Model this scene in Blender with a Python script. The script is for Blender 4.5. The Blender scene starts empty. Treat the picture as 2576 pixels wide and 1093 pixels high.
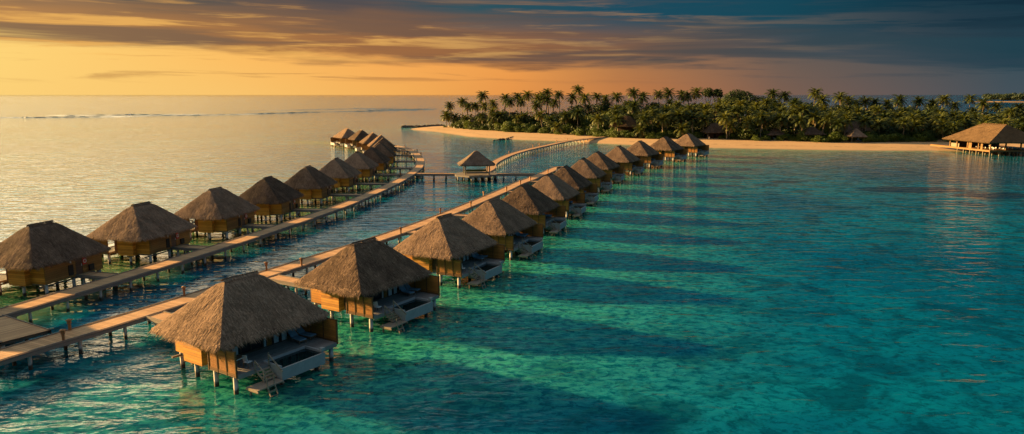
import bpy, math, random
from mathutils import Vector, noise as mnoise
R = math.radians
scene = bpy.context.scene
col = scene.collection
rng = random.Random(7)

# ------------------------------------------------------------------ camera model (display pixels 2576 x 1093 of the photo)
FOC, CAMH = 1840.0, 22.0
PITCH = math.atan(308 / FOC)
CP, SP = math.cos(PITCH), math.sin(PITCH)
def ray(u, v):
    a = (u - 1288) / FOC; b = -(v - 546.5) / FOC
    return a, CP + b * SP, -SP + b * CP
def un(u, v, z=0.0):
    dx, dy, dz = ray(u, v); t = (z - CAMH) / dz
    return Vector((dx * t, dy * t, z))
def at_y(u, v, y):
    dx, dy, dz = ray(u, v); t = y / dy
    return Vector((dx * t, y, CAMH + dz * t))

# ------------------------------------------------------------------ node helpers
def new_mat(name):
    m = bpy.data.materials.new(name); m.use_nodes = True
    nt = m.node_tree; nt.nodes.clear()
    return m, nt
def N(nt, kind, **kw):
    n = nt.nodes.new(kind)
    for k, v in kw.items():
        if k.startswith('in_'):
            n.inputs[k[3:].replace('_', ' ')].default_value = v
        else: setattr(n, k, v)
    return n
def setin(nt, n, i, v):
    if isinstance(v, bpy.types.NodeSocket): nt.links.new(v, n.inputs[i])
    elif v is not None: n.inputs[i].default_value = v
def MT(nt, op, a, b=None, c=None, clamp=False):
    n = nt.nodes.new('ShaderNodeMath'); n.operation = op; n.use_clamp = clamp
    setin(nt, n, 0, a)
    if b is not None: setin(nt, n, 1, b)
    if c is not None: setin(nt, n, 2, c)
    return n.outputs[0]
def MIX(nt, fac, a, b, blend='MIX'):
    n = nt.nodes.new('ShaderNodeMix'); n.data_type = 'RGBA'; n.blend_type = blend
    setin(nt, n, 0, fac)
    for i, v in ((6, a), (7, b)):
        if isinstance(v, tuple) and len(v) == 3: v = v + (1,)
        setin(nt, n, i, v)
    return n.outputs[2]
def SS(nt, x, lo, hi):
    n = nt.nodes.new('ShaderNodeMapRange'); n.interpolation_type = 'SMOOTHSTEP'
    setin(nt, n, 0, x); setin(nt, n, 1, lo); setin(nt, n, 2, hi)
    return n.outputs[0]
def LIN(nt, x, lo, hi, a=0.0, b=1.0):
    n = nt.nodes.new('ShaderNodeMapRange')
    setin(nt, n, 0, x); setin(nt, n, 1, lo); setin(nt, n, 2, hi); setin(nt, n, 3, a); setin(nt, n, 4, b)
    return n.outputs[0]
def NOISE(nt, vec, scale, detail=3.0, rough=0.5, dist=0.0, out=0):
    n = nt.nodes.new('ShaderNodeTexNoise')
    if vec is not None: nt.links.new(vec, n.inputs['Vector'])
    n.inputs['Scale'].default_value = scale; n.inputs['Detail'].default_value = detail
    n.inputs['Roughness'].default_value = rough; n.inputs['Distortion'].default_value = dist
    return n.outputs[out]
def MAPV(nt, vec, scale=(1, 1, 1), rot=(0, 0, 0), loc=(0, 0, 0)):
    n = nt.nodes.new('ShaderNodeMapping'); nt.links.new(vec, n.inputs[0])
    n.inputs['Scale'].default_value = scale; n.inputs['Rotation'].default_value = rot; n.inputs['Location'].default_value = loc
    return n.outputs[0]
def RAMP(nt, fac, stops, interp='LINEAR'):
    n = nt.nodes.new('ShaderNodeValToRGB'); n.color_ramp.interpolation = interp
    cr = n.color_ramp
    while len(cr.elements) < len(stops): cr.elements.new(0.5)
    for e, (p, c) in zip(cr.elements, stops):
        e.position = p; e.color = tuple(c) + (1,) if len(c) == 3 else c
    setin(nt, n, 0, fac)
    return n.outputs[0]
def finish(nt, color, rough=0.8, bump=None, bstr=0.3, bdist=0.05, spec=0.3, **extra):
    b = nt.nodes.new('ShaderNodeBsdfPrincipled'); o = nt.nodes.new('ShaderNodeOutputMaterial')
    if isinstance(color, tuple) and len(color) == 3: color = color + (1,)
    setin(nt, b, 'Base Color', color); setin(nt, b, 'Roughness', rough)
    b.inputs['Specular IOR Level'].default_value = spec
    for k, v in extra.items(): setin(nt, b, k, v)
    if bump is not None:
        bp = nt.nodes.new('ShaderNodeBump'); bp.inputs['Strength'].default_value = bstr; bp.inputs['Distance'].default_value = bdist
        nt.links.new(bump, bp.inputs['Height']); nt.links.new(bp.outputs[0], b.inputs['Normal'])
    nt.links.new(b.outputs[0], o.inputs[0])
    return b, o
def OBJC(nt): return nt.nodes.new('ShaderNodeTexCoord').outputs['Object']
def POSC(nt): return nt.nodes.new('ShaderNodeNewGeometry').outputs['Position']
def RAND(nt): return nt.nodes.new('ShaderNodeObjectInfo').outputs['Random']
def srgb(r, g, b, k=1.0):
    f = lambda c: ((c / 255 + 0.055) / 1.055) ** 2.4 if c > 10 else c / 255 / 12.92
    return (f(r) * k, f(g) * k, f(b) * k)

# ------------------------------------------------------------------ materials
def mat_thatch(name, a, b):
    m, nt = new_mat(name); v = OBJC(nt)
    big = NOISE(nt, v, 0.55, 4, 0.6); fine = NOISE(nt, v, 9.0, 4, 0.7); strand = NOISE(nt, MAPV(nt, v, (14, 14, 3)), 1.6, 3, 0.7)
    f = MT(nt, 'ADD', MT(nt, 'MULTIPLY', big, 0.40), MT(nt, 'ADD', MT(nt, 'MULTIPLY', fine, 0.45), MT(nt, 'MULTIPLY', strand, 0.35)))
    f = MT(nt, 'ADD', f, MT(nt, 'MULTIPLY_ADD', RAND(nt), 0.24, -0.12))
    uv = nt.nodes.new('ShaderNodeUVMap'); uv.uv_map = 'tone'; st = nt.nodes.new('ShaderNodeSeparateXYZ'); nt.links.new(uv.outputs[0], st.inputs[0])
    f = MT(nt, 'ADD', f, MT(nt, 'MULTIPLY_ADD', st.outputs[0], 0.36, -0.18))
    c = RAMP(nt, f, [(0.42, tuple(x * 0.45 for x in a)), (0.56, a), (0.70, b), (0.82, tuple(min(1, x * 1.5) for x in b))])
    finish(nt, c, 0.9, MT(nt, 'ADD', fine, strand), 0.9, 0.06, 0.15)
    return m
M_THATCH = mat_thatch('thatch', (0.165, 0.108, 0.072), (0.30, 0.20, 0.132))
M_THATCH_OLD = mat_thatch('thatch_weathered', (0.12, 0.085, 0.065), (0.21, 0.155, 0.115))
M_THATCH_WARM = mat_thatch('thatch_warm', (0.10, 0.062, 0.032), (0.16, 0.10, 0.052))

def mat_boards(name, a, b, pitch=0.22, axis='Z', rough=0.6, bumpd=0.02):
    m, nt = new_mat(name); v = OBJC(nt)
    s = nt.nodes.new('ShaderNodeSeparateXYZ'); nt.links.new(v, s.inputs[0])
    t = MT(nt, 'DIVIDE', s.outputs[axis], pitch)
    idx = MT(nt, 'FLOOR', t); fr = MT(nt, 'FRACT', t)
    wn = nt.nodes.new('ShaderNodeTexWhiteNoise'); wn.noise_dimensions = '1D'; nt.links.new(MT(nt, 'ADD', idx, MT(nt, 'MULTIPLY', RAND(nt), 37.0)), wn.inputs['W'])
    sc = {'Z': (1.2, 1.2, 14), 'X': (14, 1.2, 1.2), 'Y': (1.2, 14, 1.2)}[axis]
    grain = NOISE(nt, MAPV(nt, v, sc), 1.5, 4, 0.6)
    blot = NOISE(nt, v, 0.8, 3, 0.6)
    f = MT(nt, 'ADD', MT(nt, 'MULTIPLY', wn.outputs[0], 0.62), MT(nt, 'ADD', MT(nt, 'MULTIPLY', grain, 0.45), MT(nt, 'MULTIPLY_ADD', blot, 0.5, -0.22)))
    c = MIX(nt, f, a, b)
    gap = SS(nt, MT(nt, 'ABSOLUTE', MT(nt, 'SUBTRACT', fr, 0.5)), 0.44, 0.49)
    c = MIX(nt, MT(nt, 'MULTIPLY', gap, 0.85), c, tuple(x * 0.15 for x in a))
    finish(nt, c, rough, MT(nt, 'SUBTRACT', MT(nt, 'MULTIPLY', grain, 0.3), gap), 0.6, bumpd, 0.3)
    return m
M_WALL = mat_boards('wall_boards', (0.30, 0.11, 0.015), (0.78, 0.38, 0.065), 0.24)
M_WALL_SHADE = mat_boards('shaded_wall_boards', (0.15, 0.075, 0.02), (0.34, 0.18, 0.05), 0.24)  # same wall boards, with the shade of the sunless sides put into the colour
M_SCREEN = mat_boards('screen_boards', (0.25, 0.095, 0.018), (0.46, 0.20, 0.04), 0.16)
M_FRAME = mat_boards('screen_frame', (0.12, 0.06, 0.022), (0.20, 0.10, 0.035), 0.5)
M_DARKWOOD = mat_boards('dark_timber', (0.07, 0.045, 0.03), (0.14, 0.09, 0.06), 0.3)
M_DECK = mat_boards('deck_boards', (0.20, 0.185, 0.17), (0.34, 0.32, 0.30), 0.15, 'Y')
M_BEAM = mat_boards('beam_timber', (0.14, 0.12, 0.10), (0.25, 0.22, 0.19), 0.3)
M_FURN = mat_boards('furniture_timber', (0.16, 0.10, 0.06), (0.26, 0.17, 0.10), 0.08, 'X')
M_RESTWOOD = mat_boards('warm_timber', (0.13, 0.065, 0.02), (0.24, 0.13, 0.042), 0.3)
M_RAIL = mat_boards('rail_timber', (0.22, 0.18, 0.13), (0.36, 0.30, 0.23), 0.5)

def mat_walk(name, a, b, pitch=0.30):       # boards across a walkway, laid by its own UV (metres along, metres across)
    m, nt = new_mat(name)
    uv = nt.nodes.new('ShaderNodeUVMap').outputs[0]
    s = nt.nodes.new('ShaderNodeSeparateXYZ'); nt.links.new(uv, s.inputs[0])
    t = MT(nt, 'DIVIDE', s.outputs[0], pitch); fr = MT(nt, 'FRACT', t)
    wn = nt.nodes.new('ShaderNodeTexWhiteNoise'); wn.noise_dimensions = '1D'; nt.links.new(MT(nt, 'FLOOR', t), wn.inputs['W'])
    grain = NOISE(nt, MAPV(nt, uv, (9, 0.8, 1)), 1.2, 4, 0.6); blot = NOISE(nt, uv, 0.35, 4, 0.6)
    f = MT(nt, 'ADD', MT(nt, 'MULTIPLY', wn.outputs[0], 0.65), MT(nt, 'ADD', MT(nt, 'MULTIPLY', grain, 0.35), MT(nt, 'MULTIPLY_ADD', blot, 0.7, -0.3)))
    c = MIX(nt, f, a, b)
    gap = SS(nt, MT(nt, 'ABSOLUTE', MT(nt, 'SUBTRACT', fr, 0.5)), 0.43, 0.49)
    c = MIX(nt, MT(nt, 'MULTIPLY', gap, 0.9), c, tuple(x * 0.15 for x in a))
    finish(nt, c, 0.65, MT(nt, 'SUBTRACT', MT(nt, 'MULTIPLY', wn.outputs[0], 0.35), gap), 0.5, 0.03, 0.3)
    return m
M_WALK = mat_walk('walkway_boards', (0.36, 0.195, 0.095), (0.66, 0.40, 0.205))

def mat_post():
    m, nt = new_mat('post_concrete'); p = POSC(nt)
    s = nt.nodes.new('ShaderNodeSeparateXYZ'); nt.links.new(p, s.inputs[0])
    n1 = NOISE(nt, p, 3.0, 4, 0.6)
    c = MIX(nt, n1, (0.38, 0.37, 0.34), (0.58, 0.56, 0.52))
    wet = SS(nt, MT(nt, 'ADD', s.outputs[2], MT(nt, 'MULTIPLY_ADD', n1, 0.5, -0.25)), 0.55, 0.28)
    c = MIX(nt, wet, c, (0.045, 0.04, 0.03))
    rust = SS(nt, NOISE(nt, MAPV(nt, p, (3, 3, 0.8)), 1.3, 3), 0.55, 0.7)
    c = MIX(nt, MT(nt, 'MULTIPLY', rust, 0.35), c, (0.22, 0.15, 0.09))
    finish(nt, c, 0.7, n1, 0.4, 0.03)
    return m
M_POST = mat_post()
def mat_plain(name, a, b, scale=4.0, rough=0.7, bstr=0.3, spec=0.3, **ex):
    m, nt = new_mat(name); v = OBJC(nt); n1 = NOISE(nt, v, scale, 4, 0.6)
    finish(nt, MIX(nt, n1, a, b), rough, n1, bstr, 0.03, spec, **ex)
    return m
M_PLASTER = mat_plain('pool_plaster', (0.30, 0.31, 0.30), (0.46, 0.47, 0.46), 2.5)
M_POOLWATER = mat_plain('pool_water', (0.003, 0.014, 0.017), (0.006, 0.022, 0.026), 1.5, 0.05, 0.10, 0.3)
M_GLASS = mat_plain('window_glass', (0.015, 0.02, 0.022), (0.03, 0.035, 0.038), 1.0, 0.06, 0.0, 0.5)
M_CURTAIN = mat_plain('curtain', (0.66, 0.72, 0.72), (0.82, 0.86, 0.86), 5, 0.9)
M_CUSHION = mat_plain('blue_cushion', (0.17, 0.30, 0.42), (0.28, 0.43, 0.56), 6, 0.9)
M_WHITE = mat_plain('white_paint', (0.68, 0.67, 0.64), (0.80, 0.79, 0.76), 5, 0.6)
M_RED = mat_plain('red_paint', (0.45, 0.03, 0.03), (0.58, 0.05, 0.04), 5, 0.5)
M_DARK = mat_plain('dark_recess', (0.018, 0.016, 0.013), (0.04, 0.035, 0.03), 3, 0.8)
M_LAMPWOOD = mat_plain('lantern_timber', (0.22, 0.10, 0.035), (0.38, 0.18, 0.07), 8, 0.6)
M_ROCK = mat_plain('rock', (0.05, 0.042, 0.034), (0.17, 0.145, 0.115), 1.2, 0.9, 0.8)
M_BARK = mat_plain('palm_bark', (0.16, 0.12, 0.08), (0.32, 0.26, 0.18), 3, 0.9, 0.6)
M_SKIN = mat_plain('skin', (0.30, 0.17, 0.11), (0.36, 0.21, 0.14), 8, 0.6)
M_CLOTH = mat_plain('cream_cloth', (0.55, 0.50, 0.42), (0.68, 0.62, 0.52), 8, 0.9)
M_GREENSEAT = mat_plain('green_bench_paint', (0.07, 0.13, 0.03), (0.13, 0.20, 0.05), 4, 0.7)

def mat_leaf(name, a, b, scale=0.5, trans=0.25):
    m, nt = new_mat(name); p = POSC(nt)
    n1 = NOISE(nt, p, scale, 3, 0.6); n2 = NOISE(nt, p, 2.3, 2, 0.5)
    f = MT(nt, 'ADD', MT(nt, 'MULTIPLY', n1, 0.7), MT(nt, 'ADD', MT(nt, 'MULTIPLY', n2, 0.5), MT(nt, 'MULTIPLY_ADD', RAND(nt), 0.3, -0.25)))
    c = MIX(nt, SS(nt, f, 0.3, 0.8), a, b)
    d = nt.nodes.new('ShaderNodeBsdfPrincipled'); nt.links.new(c, d.inputs['Base Color']); d.inputs['Roughness'].default_value = 0.55
    d.inputs['Specular IOR Level'].default_value = 0.25
    t = nt.nodes.new('ShaderNodeBsdfTranslucent'); nt.links.new(MIX(nt, 1.0, c, (1.2, 1.1, 0.45), 'MULTIPLY'), t.inputs[0])
    mx = nt.nodes.new('ShaderNodeMixShader'); mx.inputs[0].default_value = trans
    nt.links.new(d.outputs[0], mx.inputs[1]); nt.links.new(t.outputs[0], mx.inputs[2])
    o = nt.nodes.new('ShaderNodeOutputMaterial'); nt.links.new(mx.outputs[0], o.inputs[0])
    return m
M_PALM = mat_leaf('palm_leaf', (0.03, 0.05, 0.010), (0.13, 0.14, 0.025))
M_SHRUB = mat_leaf('shrub_leaf', (0.025, 0.055, 0.008), (0.12, 0.16, 0.02), 0.3)
M_TREE = mat_leaf('tree_leaf', (0.015, 0.032, 0.008), (0.05, 0.075, 0.014), 0.25)
M_UNDER = mat_leaf('undergrowth_leaf', (0.02, 0.035, 0.010), (0.05, 0.065, 0.016), 0.2)
M_FAR = mat_leaf('far_wood_leaf', (0.03, 0.05, 0.025), (0.06, 0.085, 0.035), 0.03)

# ------------------------------------------------------------------ mesh builder
class MB:
    def __init__(s): s.v = []; s.f = []; s.m = []; s.tone = None
    def face(s, pts, m=0):
        b = len(s.v); s.v.extend(tuple(p) for p in pts); s.f.append(tuple(range(b, b + len(pts)))); s.m.append(m)
    def box(s, x0, x1, y0, y1, z0, z1, m=0):
        b = len(s.v)
        s.v += [(x0, y0, z0), (x1, y0, z0), (x1, y1, z0), (x0, y1, z0), (x0, y0, z1), (x1, y0, z1), (x1, y1, z1), (x0, y1, z1)]
        for q in ((0, 3, 2, 1), (4, 5, 6, 7), (0, 1, 5, 4), (1, 2, 6, 5), (2, 3, 7, 6), (3, 0, 4, 7)):
            s.f.append(tuple(b + i for i in q)); s.m.append(m)
    def bar(s, p, q, w, h, m=0, up=(0, 0, 1)):       # rectangular bar between two points
        p, q = Vector(p), Vector(q); d = (q - p).normalized(); u = Vector(up)
        if abs(d.dot(u)) > 0.95: u = Vector((1, 0, 0))
        sd = d.cross(u).normalized(); u = sd.cross(d).normalized()
        b = len(s.v)
        for c in (p, q):
            for a, e in ((-1, -1), (1, -1), (1, 1), (-1, 1)): s.v.append(tuple(c + sd * (a * w / 2) + u * (e * h / 2)))
        for k in range(4): s.f.append((b + k, b + (k + 1) % 4, b + 4 + (k + 1) % 4, b + 4 + k)); s.m.append(m)
        s.f.append((b + 3, b + 2, b + 1, b)); s.f.append((b + 4, b + 5, b + 6, b + 7)); s.m += [m, m]
    def tube(s, pts, rad, n=8, m=0, cap=True):
        pts = [Vector(p) for p in pts]; b = len(s.v)
        if not isinstance(rad, (list, tuple)): rad = [rad] * len(pts)
        for i, p in enumerate(pts):
            d = (pts[min(i + 1, len(pts) - 1)] - pts[max(i - 1, 0)]).normalized()
            a = Vector((0, 1, 0)) if abs(d.y) < 0.9 else Vector((1, 0, 0))
            sd = d.cross(a).normalized(); up = sd.cross(d)
            for k in range(n):
                t = 2 * math.pi * k / n
                s.v.append(tuple(p + (sd * math.cos(t) + up * math.sin(t)) * rad[i]))
        for i in range(len(pts) - 1):
            for k in range(n):
                a0 = b + i * n + k; a1 = b + i * n + (k + 1) % n
                s.f.append((a0, a1, a1 + n, a0 + n)); s.m.append(m)
        if cap:
            s.f.append(tuple(b + k for k in range(n))[::-1]); s.f.append(tuple(b + (len(pts) - 1) * n + k for k in range(n))); s.m += [m, m]
    def build(s, name, mats, parent=None, smooth=False):
        me = bpy.data.meshes.new(name); me.from_pydata(s.v, [], s.f)
        if not isinstance(mats, (list, tuple)): mats = [mats]
        for mt in mats: me.materials.append(mt)
        if len(mats) > 1: me.polygons.foreach_set('material_index', s.m)
        if smooth: me.polygons.foreach_set('use_smooth', [True] * len(me.polygons))
        if s.tone is not None:          # one random tone per straw
            ul = me.uv_layers.new(name='tone'); vals = []
            for k, f in enumerate(s.f):
                t = s.tone[k] if k < len(s.tone) else 0.5
                vals += [t, 0.0] * len(f)
            ul.data.foreach_set('uv', vals)
        me.update()
        return link(name, me, parent)
def link(name, me, parent=None):
    o = bpy.data.objects.new(name, me); col.objects.link(o)
    if parent is not None: o.parent = parent
    return o
def empty(name, loc, rz=0.0):
    o = bpy.data.objects.new(name, None); col.objects.link(o); o.location = loc; o.rotation_euler = (0, 0, rz)
    o.empty_display_size = 0.5
    return o
def tag(o, label, cat, group=None, kind=None):
    o['label'] = label; o['category'] = cat
    if group: o['group'] = group
    if kind: o['kind'] = kind
    return o
def structure(o): o['kind'] = 'structure'; return o
def children(o): return [c for c in ALLC.get(o.name, [])]
ALLC = {}
def copy_tree(o, loc=None, rz=None, parent=None):
    c = o.copy(); col.objects.link(c)
    if loc is not None: c.location = loc
    if rz is not None: c.rotation_euler = (0, 0, rz)
    if parent is not None: c.parent = parent
    for ch in o.children: copy_tree(ch, parent=c)
    return c
ONES = 'zeroth first second third fourth fifth sixth seventh eighth ninth tenth eleventh twelfth thirteenth fourteenth fifteenth sixteenth seventeenth eighteenth nineteenth'.split()
TENS = {2: 'twent', 3: 'thirt', 4: 'fort', 5: 'fift', 6: 'sixt', 7: 'sevent', 8: 'eight', 9: 'ninet'}
def ordw(n):
    if n < 20: return ONES[n]
    t, o = divmod(n, 10)
    if t >= 10: return 'hundred-and-' + ordw(n - 100) if n > 100 else 'hundredth'
    return TENS[t] + ('ieth' if o == 0 else 'y-' + ONES[o])

# ------------------------------------------------------------------ thatched hip roof: surface + straw tufts
def hip_faces(hx, hy, rh, z0, z1):
    c = [(-hx, -hy, z0), (hx, -hy, z0), (hx, hy, z0), (-hx, hy, z0)]
    a, b = (-rh, 0, z1), (rh, 0, z1)
    return [(c[0], c[1], b, a), (c[1], c[2], b, b), (c[2], c[3], a, b), (c[3], c[0], a, a)]
def thatch_roof(hx, hy, rh, z0, z1, thick=0.34, tufts=5200, seed=1, sag=0.10, tl=0.55, tw=0.075, fringe=0.5, round_c=0.0, seg=16, fringe_n=10):
    r = random.Random(seed); mb = MB()
    def surf(face, u, t):
        e0, e1, r1, r0 = [Vector(p) for p in face]
        e = e0.lerp(e1, u); g = r0.lerp(r1, u); p = e.lerp(g, t)
        p.z -= sag * math.sin(math.pi * t) * 1.2
        if round_c:
            k = round_c * (1 - t) * (abs(2 * u - 1) ** 3); p.x *= 1 - k * 0.5; p.y *= 1 - k * 0.5
        if t > 0.82: p.z -= (t - 0.82) ** 2 * 9
        p.z += 0.0; n = mnoise.noise(Vector((p.x * 0.9 + seed * 3, p.y * 0.9, p.z * 0.9)))
        p.z += 0.05 * n + 0.02 * mnoise.noise(Vector((p.x * 2.7, p.y * 2.7 + seed, 4)))
        return p
    for face in hip_faces(hx, hy, rh, z0, z1):
        b = len(mb.v)
        for j in range(seg + 1):
            for i in range(seg + 1): mb.v.append(tuple(surf(face, i / seg, j / seg)))
        for j in range(seg):
            for i in range(seg):
                a = b + j * (seg + 1) + i
                mb.f.append((a, a + 1, a + seg + 2, a + seg + 1)); mb.m.append(0)
        # thick cut edge and soffit
        for i in range(seg):
            p, q = surf(face, i / seg, 0), surf(face, (i + 1) / seg, 0)
            dn = Vector((0, 0, -thick)); inw = lambda w: Vector((w.x * 0.97, w.y * 0.97, w.z - thick))
            mb.face([inw(p), inw(q), q, p])
            lo = lambda w: Vector((w.x * 0.66, w.y * 0.66, w.z - thick + (z1 - z0) * 0.22))
            mb.face([lo(p), lo(q), inw(q), inw(p)])
    # straw
    mb.tone = [0.35] * len(mb.f)
    faces = hip_faces(hx, hy, rh, z0, z1)
    areas = []
    for f in faces:
        e0, e1, r1, r0 = [Vector(p) for p in f]
        areas.append(((e1 - e0).length + (r1 - r0).length) / 2 * ((e0 + e1) / 2 - (r0 + r1) / 2).length)
    tot = sum(areas)
    for f, A in zip(faces, areas):
        e0, e1, r1, r0 = [Vector(p) for p in f]
        we, wr = (e1 - e0).length, (r1 - r0).length
        down = ((e0 + e1) / 2 - (r0 + r1) / 2).normalized(); side = (e1 - e0).normalized(); nrm = side.cross(down) * -1
        if nrm.z < 0: nrm = -nrm
        for _ in range(int(tufts * A / tot)):
            while True:
                t = r.random() ** 1.15; u = r.random()
                if r.random() < (we * (1 - t) + wr * t) / we: break
            p = surf(f, u, t)
            L = tl * r.uniform(0.6, 1.3); w = tw * r.uniform(0.6, 1.5)
            d = (down + side * r.gauss(0, 0.13) + nrm * r.uniform(-0.01, 0.11)).normalized()
            o = p + nrm * 0.015
            mb.face([o - side * w / 2, o + side * w / 2, o + d * L + side * w * 0.12 * r.random()]); mb.tone.append(min(1, max(0, r.gauss(0.5, 0.22))))
    roofv = mb
    # hanging fringe along the eaves
    fb = MB(); fb.tone = []
    for f in faces:
        e0, e1, r1, r0 = [Vector(p) for p in f]
        down = ((e0 + e1) / 2 - (r0 + r1) / 2).normalized(); side = (e1 - e0).normalized(); we = (e1 - e0).length
        out = Vector((down.x, down.y, 0)).normalized(); nrm = side.cross(down) * -1
        if nrm.z < 0: nrm = -nrm
        nb = int(we * fringe_n)
        for i in range(nb):
            u = (i + r.random()) / nb
            clump = 0.5 + 0.5 * mnoise.noise(Vector((u * we * 1.7 + seed, e0.x + e0.y, 0)))
            for k in range(3):
                p = surf(f, min(1, max(0, u + r.gauss(0, 0.006))), r.uniform(0.0, 0.07)) + nrm * r.uniform(-0.04, 0.05)
                L = fringe * r.uniform(0.55, 1.25) * (0.55 + 0.8 * clump); w = 0.10 * r.uniform(0.6, 1.5)
                d = (down * 1.0 + Vector((0, 0, -r.uniform(0.2, 1.1))) + side * r.gauss(0, 0.18)).normalized()
                fb.face([p - side * w / 2, p + side * w / 2, p + d * L + side * w * 0.3 * r.uniform(-1, 1)]); fb.tone.append(min(1, max(0, r.gauss(0.55, 0.28))))
    return roofv, fb
def ridge_cap(rh, z1, seed=1, w=0.55):
    r = random.Random(seed); mb = MB()
    z1 -= 0.14; mb.tone = []
    for _ in range(int(150 * (rh + 1))):
        x = r.uniform(-rh - 0.2, rh + 0.2); s = r.choice((-1, 1))
        p = Vector((x, -s * 0.05, z1 + 0.06 + 0.04 * r.random())); d = Vector((r.gauss(0, 0.25), s, -0.72)).normalized()
        mb.face([p - Vector((0.05, 0, 0)), p + Vector((0.05, 0, 0)), p + d * r.uniform(0.35, 0.65)]); mb.tone.append(r.uniform(0.3, 0.95))
    return mb

# ------------------------------------------------------------------ villas
def make_villa(s, seed):            # s=-1: sea side to the right of the row direction (right row), +1: to the left
    def Y(q0, q1): return (min(s * q0, s * q1), max(s * q0, s * q1))
    def bx(mb, x0, x1, q0, q1, z0, z1, m=0):
        y0, y1 = Y(q0, q1); mb.box(x0, x1, y0, y1, z0, z1, m)
    root = empty('thatched_villa', (0, 0, 0))
    rv, fv = thatch_roof(5.5, 4.55, 1.45, 3.82, 7.66, seed=seed, tufts=12500, tl=0.60, tw=0.052, round_c=0.10, sag=0.05, thick=0.28, fringe=0.55, fringe_n=13)
    roof = rv.build('roof', M_THATCH, root); fv.build('eave_fringe', M_THATCH, roof); ridge_cap(1.45, 7.66, seed).build('ridge_cap', M_THATCH, roof)
    f = MB(); bx(f, -3.46, 4.05, -3.87, 1.49, 1.40, 1.60)
    for x in (-3.3, 0.2, 3.9): bx(f, x - 0.11, x + 0.11, -3.80, 4.9, 1.24, 1.376)
    for q in (-3.6, -1.0, 1.9): bx(f, -4.2, 4.3, q - 0.10, q + 0.10, 1.10, 1.236)
    f.build('floor_frame', M_BEAM, root)
    w = MB(); bx(w, -3.60, 0.40, -4.02, -3.88, 1.48, 4.15); w.build('wall', M_WALL_SHADE, root)
    w = MB(); bx(w, 1.35, 4.20, -4.02, -3.88, 1.48, 4.15); bx(w, 0.40, 1.35, -4.02, -3.88, 3.65, 4.15); w.build('wall', M_WALL_SHADE, root)
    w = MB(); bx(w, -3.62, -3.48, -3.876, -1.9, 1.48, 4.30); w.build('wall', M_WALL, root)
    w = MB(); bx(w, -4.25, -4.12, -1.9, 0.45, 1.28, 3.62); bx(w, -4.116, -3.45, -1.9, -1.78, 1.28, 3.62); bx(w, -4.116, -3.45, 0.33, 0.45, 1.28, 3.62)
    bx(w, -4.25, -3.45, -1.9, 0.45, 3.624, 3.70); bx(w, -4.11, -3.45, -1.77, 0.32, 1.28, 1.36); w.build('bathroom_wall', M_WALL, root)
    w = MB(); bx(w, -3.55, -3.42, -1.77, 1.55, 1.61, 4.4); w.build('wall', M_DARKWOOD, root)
    w = MB(); bx(w, 4.06, 4.20, -3.876, 1.5, 1.48, 4.30); w.build('wall', M_WALL_SHADE, root)
    # entry side
    d = MB(); bx(d, 0.44, 1.31, -3.99, -3.93, 1.62, 3.62); door = d.build('door', M_DARKWOOD, root)
    h = MB(); y0, y1 = Y(-4.05, -4.0); h.box(1.18, 1.24, y0, y1, 2.5, 2.75); h.build('handle', M_WHITE, door)
    d = MB(); bx(d, -0.62, 0.02, -4.08, -4.025, 1.75, 2.95); d.build('shutter', M_DARK, root)
    d = MB(); bx(d, 2.1, 2.75, -4.25, -4.03, 1.75, 2.45); d.build('meter_box', M_DARK, root)
    d = MB(); bx(d, -0.38, -0.26, -4.14, -4.03, 3.15, 3.4); d.build('wall_lamp', M_WHITE, root)
    # glazed sea side
    fr = MB(); bx(fr, -3.41, 4.05, 1.50, 1.62, 3.72, 4.2); bx(fr, -3.41, 4.05, 1.50, 1.62, 1.604, 1.68)
    xs = [-3.41, -2.5, -1.6, -0.65, 0.5, 1.4, 2.35, 3.2, 4.05]
    for x in xs[:-1]: bx(fr, x, x + 0.09, 1.50, 1.62, 1.684, 3.716)
    fr.build('window_frame', M_DARKWOOD, root)
    for x0, x1 in zip(xs[:-1], xs[1:]):
        g = MB(); bx(g, x0 + 0.094, x1 - 0.004, 1.53, 1.56, 1.69, 3.71); pane = g.build('window_pane', M_GLASS, root)
    for x0, x1 in ((-3.3, -2.75), (-2.35, -1.85), (0.62, 0.82), (1.62, 2.1), (2.45, 2.95), (3.3, 3.8)):
        g = MB(); n = 5
        for k in range(n):
            a = x0 + (x1 - x0) * k / n; b = x0 + (x1 - x0) * (k + 1) / n
            bx(g, a, b - 0.01, 1.635 + 0.03 * (k % 2), 1.665 + 0.03 * (k % 2), 1.66, 3.75)
        g.build('curtain', M_CURTAIN, root)
    g = MB(); bx(g, 0.86, 1.36, 1.64, 1.70, 1.66, 3.7); g.build('sliding_door', M_SCREEN, root)
    # deck in boards along x
    d = MB(); r = random.Random(seed)
    def boards(x0, x1, q0, q1):
        n = max(1, round((q1 - q0) / 0.16)); w_ = (q1 - q0) / n
        for k in range(n): bx(d, x0, x1, q0 + k * w_ + 0.008, q0 + (k + 1) * w_ - 0.008, 1.52, 1.60 + r.uniform(-0.006, 0.006))
    boards(-4.40, 4.70, 1.72, 4.16); boards(-4.40, -1.62, 4.16, 5.0); boards(2.72, 4.70, 4.16, 5.65)
    bx(d, -4.42, -1.62, 5.004, 5.08, 1.25, 1.58); bx(d, 2.72, 4.72, 5.654, 5.72, 1.25, 1.58); bx(d, -4.38, 4.68, 1.74, 4.1, 1.38, 1.515); bx(d, 2.74, 4.68, 4.2, 5.6, 1.38, 1.515); bx(d, -4.38, -1.64, 4.2, 4.98, 1.38, 1.515)
    d.build('deck', M_DECK, root)
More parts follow.
